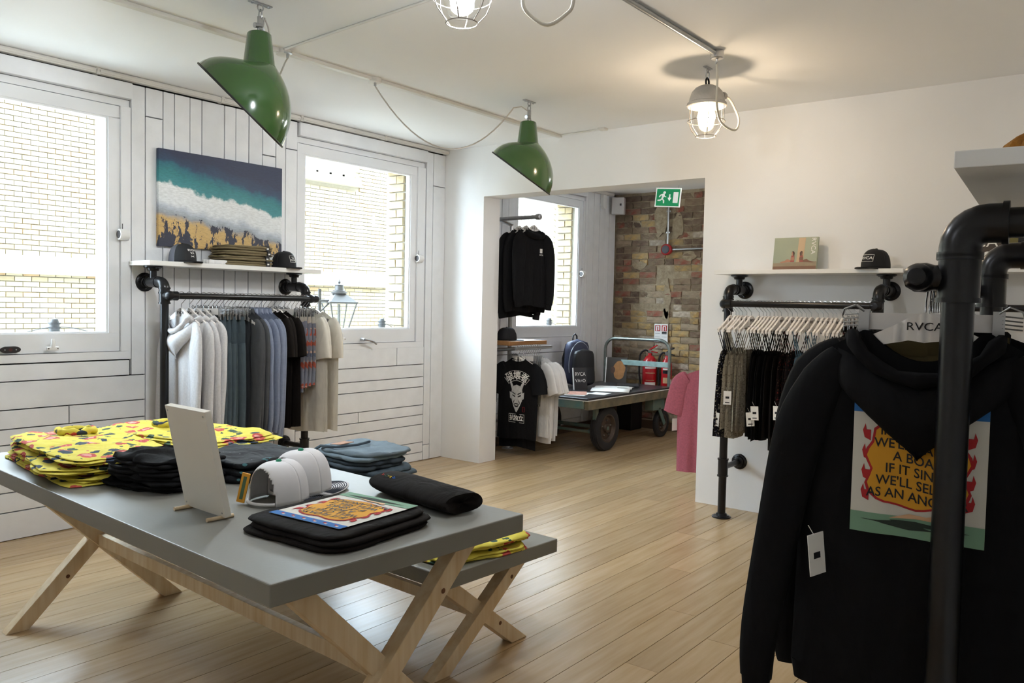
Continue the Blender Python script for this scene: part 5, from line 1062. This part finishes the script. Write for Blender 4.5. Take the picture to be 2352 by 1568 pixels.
def wheel(x, y, r_, w_, big):
    p = 'wheel'; b = MB(); b.lathe([(r_*.62, -w_/2*.8), (r_*.85, -w_/2), (r_*.97, -w_/2*.75), (r_, -w_*.2), (r_, w_*.2), (r_*.97, w_/2*.75), (r_*.85, w_/2), (r_*.62, w_/2*.8)], 36, (x, y, r_), (0, 1, 0), cap=False); o = b.build(p, m_tyre, tr, smooth=40)
    b = MB(); b.lathe([(0, -w_*.32), (r_*.18, -w_*.36), (r_*.22, -w_*.15), (r_*.5, -w_*.12), (r_*.58, -w_*.42), (r_*.64, -w_*.42), (r_*.64, w_*.42), (r_*.58, w_*.42), (r_*.5, w_*.1), (0, w_*.3)], 28, (x, y, r_), (0, 1, 0)); b.build('rim', m_rim, o, smooth=40)
    for k in range(5): a = R(72*k+18); MB().lathe([(.008, 0), (.008, .012)], 6, (x+r_*.36*math.cos(a), y-w_*.14, r_+r_*.36*math.sin(a)), (0, -1, 0)).build('bolt', m_chrome, o)
    if big:
        b = MB()
        for k in range(3): b.tube([(x+(r_+.001)*math.cos(R(a)), y+(k-1)*w_*.22, r_+(r_+.001)*math.sin(R(a))) for a in range(0, 360, 12)], .004, 5, closed=True)
        b.build('tread_rib', m_tyre, o)
for y in (-.36, .36):
    wheel(-.40, y, .225, .105, True); wheel(.80, y, .155, .06, False)
    MB().box(-.60, -.555, y-.02, y+.02, .18, DZ-.1).build('axle_bracket', m_teal, tr); MB().beam((-.58, y*.78, .2), (-.40, y*.78, .225), .04, .012, (0, 1, 0)).build('axle_plate', m_teal, tr)
    MB().box(.52, .78, y-.05, y+.05, .32, DZ-.1).build('castor_housing', m_teal, tr, bevel=.004); MB().beam((.66, y-.045, .34), (.80, y-.045, .15), .05, .01, (0, 1, 0)).build('castor_fork', m_teal, tr)
MB().tube([(-.40, -.4, .225), (-.40, .4, .225)], .02, 12).build('axle', m_teal, tr, smooth=50); MB().tube([(-.58, -.36, .2), (-.58, .36, .2)], .014, 10).build('cross_rod', m_teal, tr, smooth=50)
hp_ = [(.85, -.42, DZ-.06), (.85, -.42, .86)]+[(.85, -.42+.13*(1-math.cos(R(a))), .95+.13*math.sin(R(a))) for a in range(0, 91, 15)]+[(.85, .29+.13*math.sin(R(a)), .95+.13*math.cos(R(a))) for a in range(0, 91, 15)]+[(.85, .42, .86), (.85, .42, DZ-.06)]
MB().tube(hp_, .018, 12).build('handle', M('worn_steel_tube', '8E9793', .35, .7, var=.3, vs=14), tr, smooth=50); MB().box(.838, .848, -.42, .42, .775, .835).build('cross_bar', m_pale, tr, bevel=.002)
# goods on the trolley
bk = thing('backpack', 'dark navy backpack standing on the trolley deck', 'backpack', (7.52, 4.93, DZ), R(-22)); m_navy = M('pack_navy', '39405A', .55, var=.25, vs=14, bump=.2, bs=25); m_bp = M('pack_black', '15161B', .5, var=.2, vs=14, bump=.25, bs=25)
def pod(b, cx, cy, w_, d_, h_, z0=0, q=2.8, lean=0):
    def f(i, j):
        a = 2*PI*i; t = j; k = (abs(math.cos(a))**q+abs(math.sin(a))**q)**(-1/q); z_ = t*h_; s = (1-(2*t-1)**6)**.35*(1-.12*t) if 0 < t < 1 else .0
        s = max(s, .0); return Vector((cx+w_/2*k*math.cos(a)*s+lean*t, cy+d_/2*k*math.sin(a)*s, z0+z_))
    b.grid(f, 28, 14, True)
b = MB(); pod(b, 0, .05, .32, .17, .52); b.build('main_compartment', m_navy, bk, smooth=75); b = MB(); pod(b, .01, -.06, .29, .13, .42); b.build('front_pocket', m_bp, bk, smooth=75); b = MB(); pod(b, .01, -.115, .24, .06, .2, .03); b.build('lower_pocket', m_bp, bk, smooth=75)
MB().tube([(.14*math.cos(R(a))*1.04, -.01, .24+.25*math.sin(R(a))) for a in range(-20, 201, 10)], .006, 6).build('zip', M('zip_silver', '9AA0AC', .4, .5), bk, smooth=60); MB().tube([(-.03, .1, .48), (-.025, .1, .55), (.0, .1, .575), (.025, .1, .55), (.03, .1, .48)], .009, 8).build('handle', m_bp, bk, smooth=60)
for s in (-1, 1): MB().tube([(s*.08, .13, .46), (s*.1, .17, .3), (s*.1, .15, .06), (s*.13, .12, .02)], .018, 8).build('strap', m_bp, bk, smooth=60)
MB().tube([(-.16, .1, .03), (-.24, .05, .02), (-.2, -.02, .015)], .014, 8).build('loose_strap', m_bp, bk, smooth=60)
st = thing('counter_sign', 'small black sign block with white letters in front of the backpack', 'sign', (7.24, 4.72, DZ), 0, rot=(R(-10), 0, R(-32))); MB().box(-.075, .075, 0, .03, 0, .235).build('block', M('sign_black', '262427', .5), st); MB().box(-.0765, -.0745, -.0006, .03, 0, .235).build('edge', m_white, st)
text('lettering', 'RVCA', .056, m_white, st, (.0, -.001, .165), sx=.85); text('lettering', 'VA=O', .05, m_white, st, (.0, -.001, .095), sx=.9)
mg = thing('magazine', 'open white magazine on the trolley deck', 'magazine', (7.52, 4.50, DZ), R(24))
for s in (-1, 1):
    b = MB(); b.grid(lambda i, j: Vector((s*i*.28, (j-.5)*.40, .004+.022*math.sin(PI*min(1, i*1.0))**1.0*(1-i*.5))), 12, 4); b.build('page', m_white, mg, smooth=60, solid=.006)
MB().box(.03, .25, -.15, -.04, .0235, .024).build('page_print', M('print_pale_grey', 'C9C9C6', .6), mg, rot=(0, R(2), 0))
tag(MB().box(-.16, .16, -.12, .12, 0, .02).build('portfolio', m_ink, loc=(7.98, 4.58, DZ), rot=(0, 0, R(30)), bevel=.004), 'closed black portfolio behind the open magazine on the trolley', 'portfolio')
m_peach = M('print_peach', 'C98E78', .6, var=.3, vs=14)
for i, (x, y, a, m, lab) in enumerate(((6.86, 4.52, 20, m_white, 'white printed sheet under the peach one'), (6.90, 4.56, 32, m_peach, 'peach coloured print'), (7.06, 4.40, 10, m_white, 'small white leaflet'))):
    tag(MB().box(-.15+.05*(i == 2), .15-.05*(i == 2), -.11, .11-.05*(i == 2), 0, .003).build('printed_sheet', m, loc=(x, y, DZ+.0032*(i < 2)*i), rot=(0, 0, R(a))), lab+' at the near end of the trolley deck', 'print')
po = thing('poster_board', 'brown board with orange animal picture standing at trolley handle', 'picture', (8.22, 4.88, DZ), 0, rot=(R(-12), 0, R(-70)))
MB().box(-.12, .12, 0, .012, 0, .3).build('board', M('poster_dark', '3A332E', .6), po); MB().prism([(.03+.07*math.cos(a)*(1+.08*math.sin(5*a)), .15+.11*math.sin(a)) for a in [2*PI*k/22 for k in range(22)]], -.0015, -.0003).build('animal_print', M('poster_orange', 'B07A46', .6, var=.3, vs=20), po); MB().prism([(-.045+.028*math.cos(a), .15+.04*math.sin(a)) for a in [2*PI*k/14 for k in range(14)]], -.0022, -.0012).build('animal_face', M('poster_brown', '5A3E30', .6, var=.4, vs=40), po); MB().box(-.132, -.12, -.001, .014, 0, .3).build('edge', m_white, po)
# ---------------------------------------------------------------- brick wall fittings
def extinguisher(label, y, r_, h_, z0, black):
    m_red = M('extinguisher_red', 'C01F26', .25, coat=.5); t = thing('fire_extinguisher', label, 'fire extinguisher', (8.735-r_-.03, y, z0), 0, 'fire extinguishers')
    MB().lathe([(r_*.9, 0), (r_, .015), (r_, h_*.78), (r_*.93, h_*.86), (r_*.6, h_*.95), (.022, h_*.985), (.02, h_+.02)], 28).build('cylinder', m_red, t, smooth=45)
    MB().lathe([(.02, h_+.02), (.024, h_+.03), (.024, h_+.055), (.012, h_+.06)], 14).build('valve', m_chrome, t, smooth=40)
    mh_ = m_ink if black else m_red
    b = MB(); b.beam((0, .01, h_+.055), (-.02, -.10, h_+.115), .022, .012).beam((0, 0, h_+.045), (-.01, -.1, h_+.03), .02, .01); b.build('handle', mh_, t)
    MB().tube(spl([(0, .02, h_+.04), (-.01, r_*.8, h_+.05), (-.01, r_*1.5, h_-.02), (-.02, r_*1.5, h_*.55), (-.02, r_*1.25, h_*.25)], 5), .011, 8).build('hose', m_ink, t, smooth=60)
    def lab_(i, j, a0, a1, z1, z2, off=.0012): a = R(a0+(a1-a0)*i); return Vector(((r_+off)*math.cos(a), (r_+off)*math.sin(a), z1+(z2-z1)*j))
    for (a0, a1, z1, z2, m) in (((170, 262, h_*.66, h_*.70, m_white), (170, 262, h_*.24, h_*.32, m_white), (180, 250, h_*.36, h_*.375, m_pp), (176, 255, h_*.54, h_*.56, m_pp)) if not black else ((165, 225, h_*.6, h_*.68, m_ink), (165, 225, h_*.69, h_*.73, m_white), (232, 275, h_*.12, h_*.46, m_white), (170, 220, h_*.36, h_*.5, m_pp), (170, 220, h_*.2, h_*.26, m_pp))):
        b = MB(); b.grid(lambda i, j: lab_(i, j, a0, a1, z1, z2), 10, 1); b.build('label_print', m, t, smooth=60)
    MB().box(r_-.01, r_+.028, -.03, .03, h_*.55, h_*.62).build('wall_bracket', m_chrome, t); return t
extinguisher('large red fire extinguisher with white label behind the trolley', 4.66, .085, .47, .42, False); extinguisher('narrow red fire extinguisher with black handle behind the trolley', 4.45, .062, .47, .40, True)
sn = thing('safety_sign', 'white safety notice with two red symbols above the extinguishers', 'sign', (8.722, 4.575, 1.04), R(-90)); MB().box(-.088, .088, -.006, 0, 0, .215).build('plate', m_white_plastic, sn)
for s in (-1, 1):
    x = s*.043; MB().box(x-.034, x+.034, -.0068, -.006, .13, .2).build('red_symbol', m_pr, sn); MB().box(x-.022, x-.006, -.0076, -.0068, .135, .185).box(x+.008, x+.02, -.0076, -.0068, .14, .19).box(x-.02, x+.018, -.0076, -.0068, .185, .192).build('symbol_print', m_white, sn)
MB().box(.012, .075, -.0068, -.006, .096, .106).box(.012, .075, -.0068, -.006, .108, .124).build('black_strip', m_ink, sn); MB().box(-.075, -.012, -.0066, -.006, .10, .106).box(-.075, -.012, -.0066, -.006, .06, .064).box(.012, .075, -.0066, -.006, .06, .064).build('small_text', M('print_grey', '8A8A88', .6), sn)
al = thing('alarm_sounder', 'round red alarm sounder on the brick wall', 'alarm', (8.728, 4.522, 2.13)); MB().lathe([(.062, 0), (.066, .02), (.066, .05), (.055, .062), (.05, .06)], 28, (0, 0, 0), (-1, 0, 0)).build('body', M('alarm_red', 'A81E24', .35), al, smooth=40); MB().lathe([(.05, .055), (.046, .066), (0, .068)], 24, (0, 0, 0), (-1, 0, 0)).build('grille', M('alarm_grille', '3A3A44', .5), al, smooth=40)
cn = thing('wall_conduit', 'steel conduit on the brick wall leading to the red alarm', 'conduit', (8.715, 4.52, 2.13)); MB().tube([(0, 0, .06), (0, .0, .68)], .0125, 12).build('tube', m_chrome, cn, smooth=50); MB().tube([(0, -.06, .0), (0, -2.8, .02)], .0125, 12).build('tube', m_chrome, cn, smooth=50)
for z_ in (.2, .45): MB().box(-.002, .014, -.024, .024, z_-.008, z_+.008).build('saddle', m_chrome, cn)
sp_ = thing('wall_speaker', 'white wall speaker box in the corner of the brick wall', 'speaker', (8.60, 5.13, 2.56), R(-70)); MB().box(-.075, .075, -.055, .055, 0, .2).build('cabinet', M('speaker_white', 'C9C6C6', .5), sp_, bevel=.008); MB().box(.025, .045, -.058, -.054, .1, .125).build('badge', m_ink, sp_); MB().box(-.02, .02, .055, .11, .08, .12).build('bracket', m_ink, sp_)
pr_ = thing('alarm_detector', 'white rounded alarm detector high on the boards beside the speaker', 'detector', (8.40, 5.239, 2.62)); MB().box(-.04, .04, -.045, 0, .03, .16).lathe([(.0, 0), (.04, .0)], 16, (0, -.0, .03), (0, -1, 0)).build('body', m_white_plastic, pr_, bevel=.006); MB().lathe([(.04, 0), (.04, .045), (0, .05)], 18, (0, 0, .03), (0, -1, 0)).build('window', m_white_plastic, pr_, smooth=40)
tag(MB().box(-.13, .13, -.1, .1, 0, .42).box(-.135, .135, -.105, .105, .42, .45).build('waste_bin', M('bin_black', '0F0F11', .5), loc=(8.52, 4.86, 0), bevel=.008), 'tall black bin on the floor under the trolley handle', 'bin')
ex = thing('exit_sign', 'green hanging exit sign with running figure in the brick room', 'sign', (6.6, 3.44, 2.345), 0, rot=(R(-3), R(4), R(-84)))
m_eg = M('exit_green', '12945C', .4, emit=.25); m_ew = M('exit_white', 'F4F6F2', .4, emit=.3)
MB().box(-.115, .115, -.004, .004, 0, .165).build('panel', m_eg, ex, bevel=.002); b = MB(); 
for a in ((-.117, .117, -.006, .006, .158, .167), (-.117, .117, -.006, .006, -.002, .006), (-.117, -.109, -.006, .006, 0, .165), (.109, .117, -.006, .006, 0, .165)): b.box(*a)
b.build('white_edge', m_ew, ex)
MB().box(.05, .095, -.0062, -.0045, .035, .13).build('door_symbol', m_ew, ex); MB().prism([(.01, .11), (.022, .11), (.022, .08), (.034, .08), (.016, .05), (-.002, .08), (.01, .08)], -.0062, -.0045).build('arrow', m_ew, ex)
rm = MB(); rm.lathe([(0, 0), (.012, 0), (.012, .0017)], 14, (-.035, -.0045, .125), (0, -1, 0)); rm.prism([(-.055, .112), (-.04, .115), (-.03, .105), (-.045, .07), (-.058, .075)], -.0062, -.0045).prism([(-.058, .078), (-.045, .07), (-.03, .055), (-.03, .03), (-.04, .03), (-.042, .05)], -.0062, -.0045).prism([(-.055, .075), (-.05, .065), (-.07, .05), (-.095, .05), (-.095, .06), (-.072, .062)], -.0062, -.0045).prism([(-.04, .112), (-.03, .095), (-.015, .09), (-.015, .083), (-.035, .088)], -.0062, -.0045).prism([(-.05, .113), (-.075, .105), (-.085, .085), (-.077, .082), (-.068, .097), (-.05, .102)], -.0062, -.0045); rm.build('running_figure', m_ew, ex)
for x in (-.09, .09): MB().tube([(x, 0, .165), (x, 0, .475)], .002, 6).build('wire', m_chrome, ex)
MB().tube([(-.1, 0, .14), (-.13, .01, .2), (-.1, .02, .28), (-.11, .02, .46)], .004, 6).build('loose_cable', m_flex, ex, smooth=50)
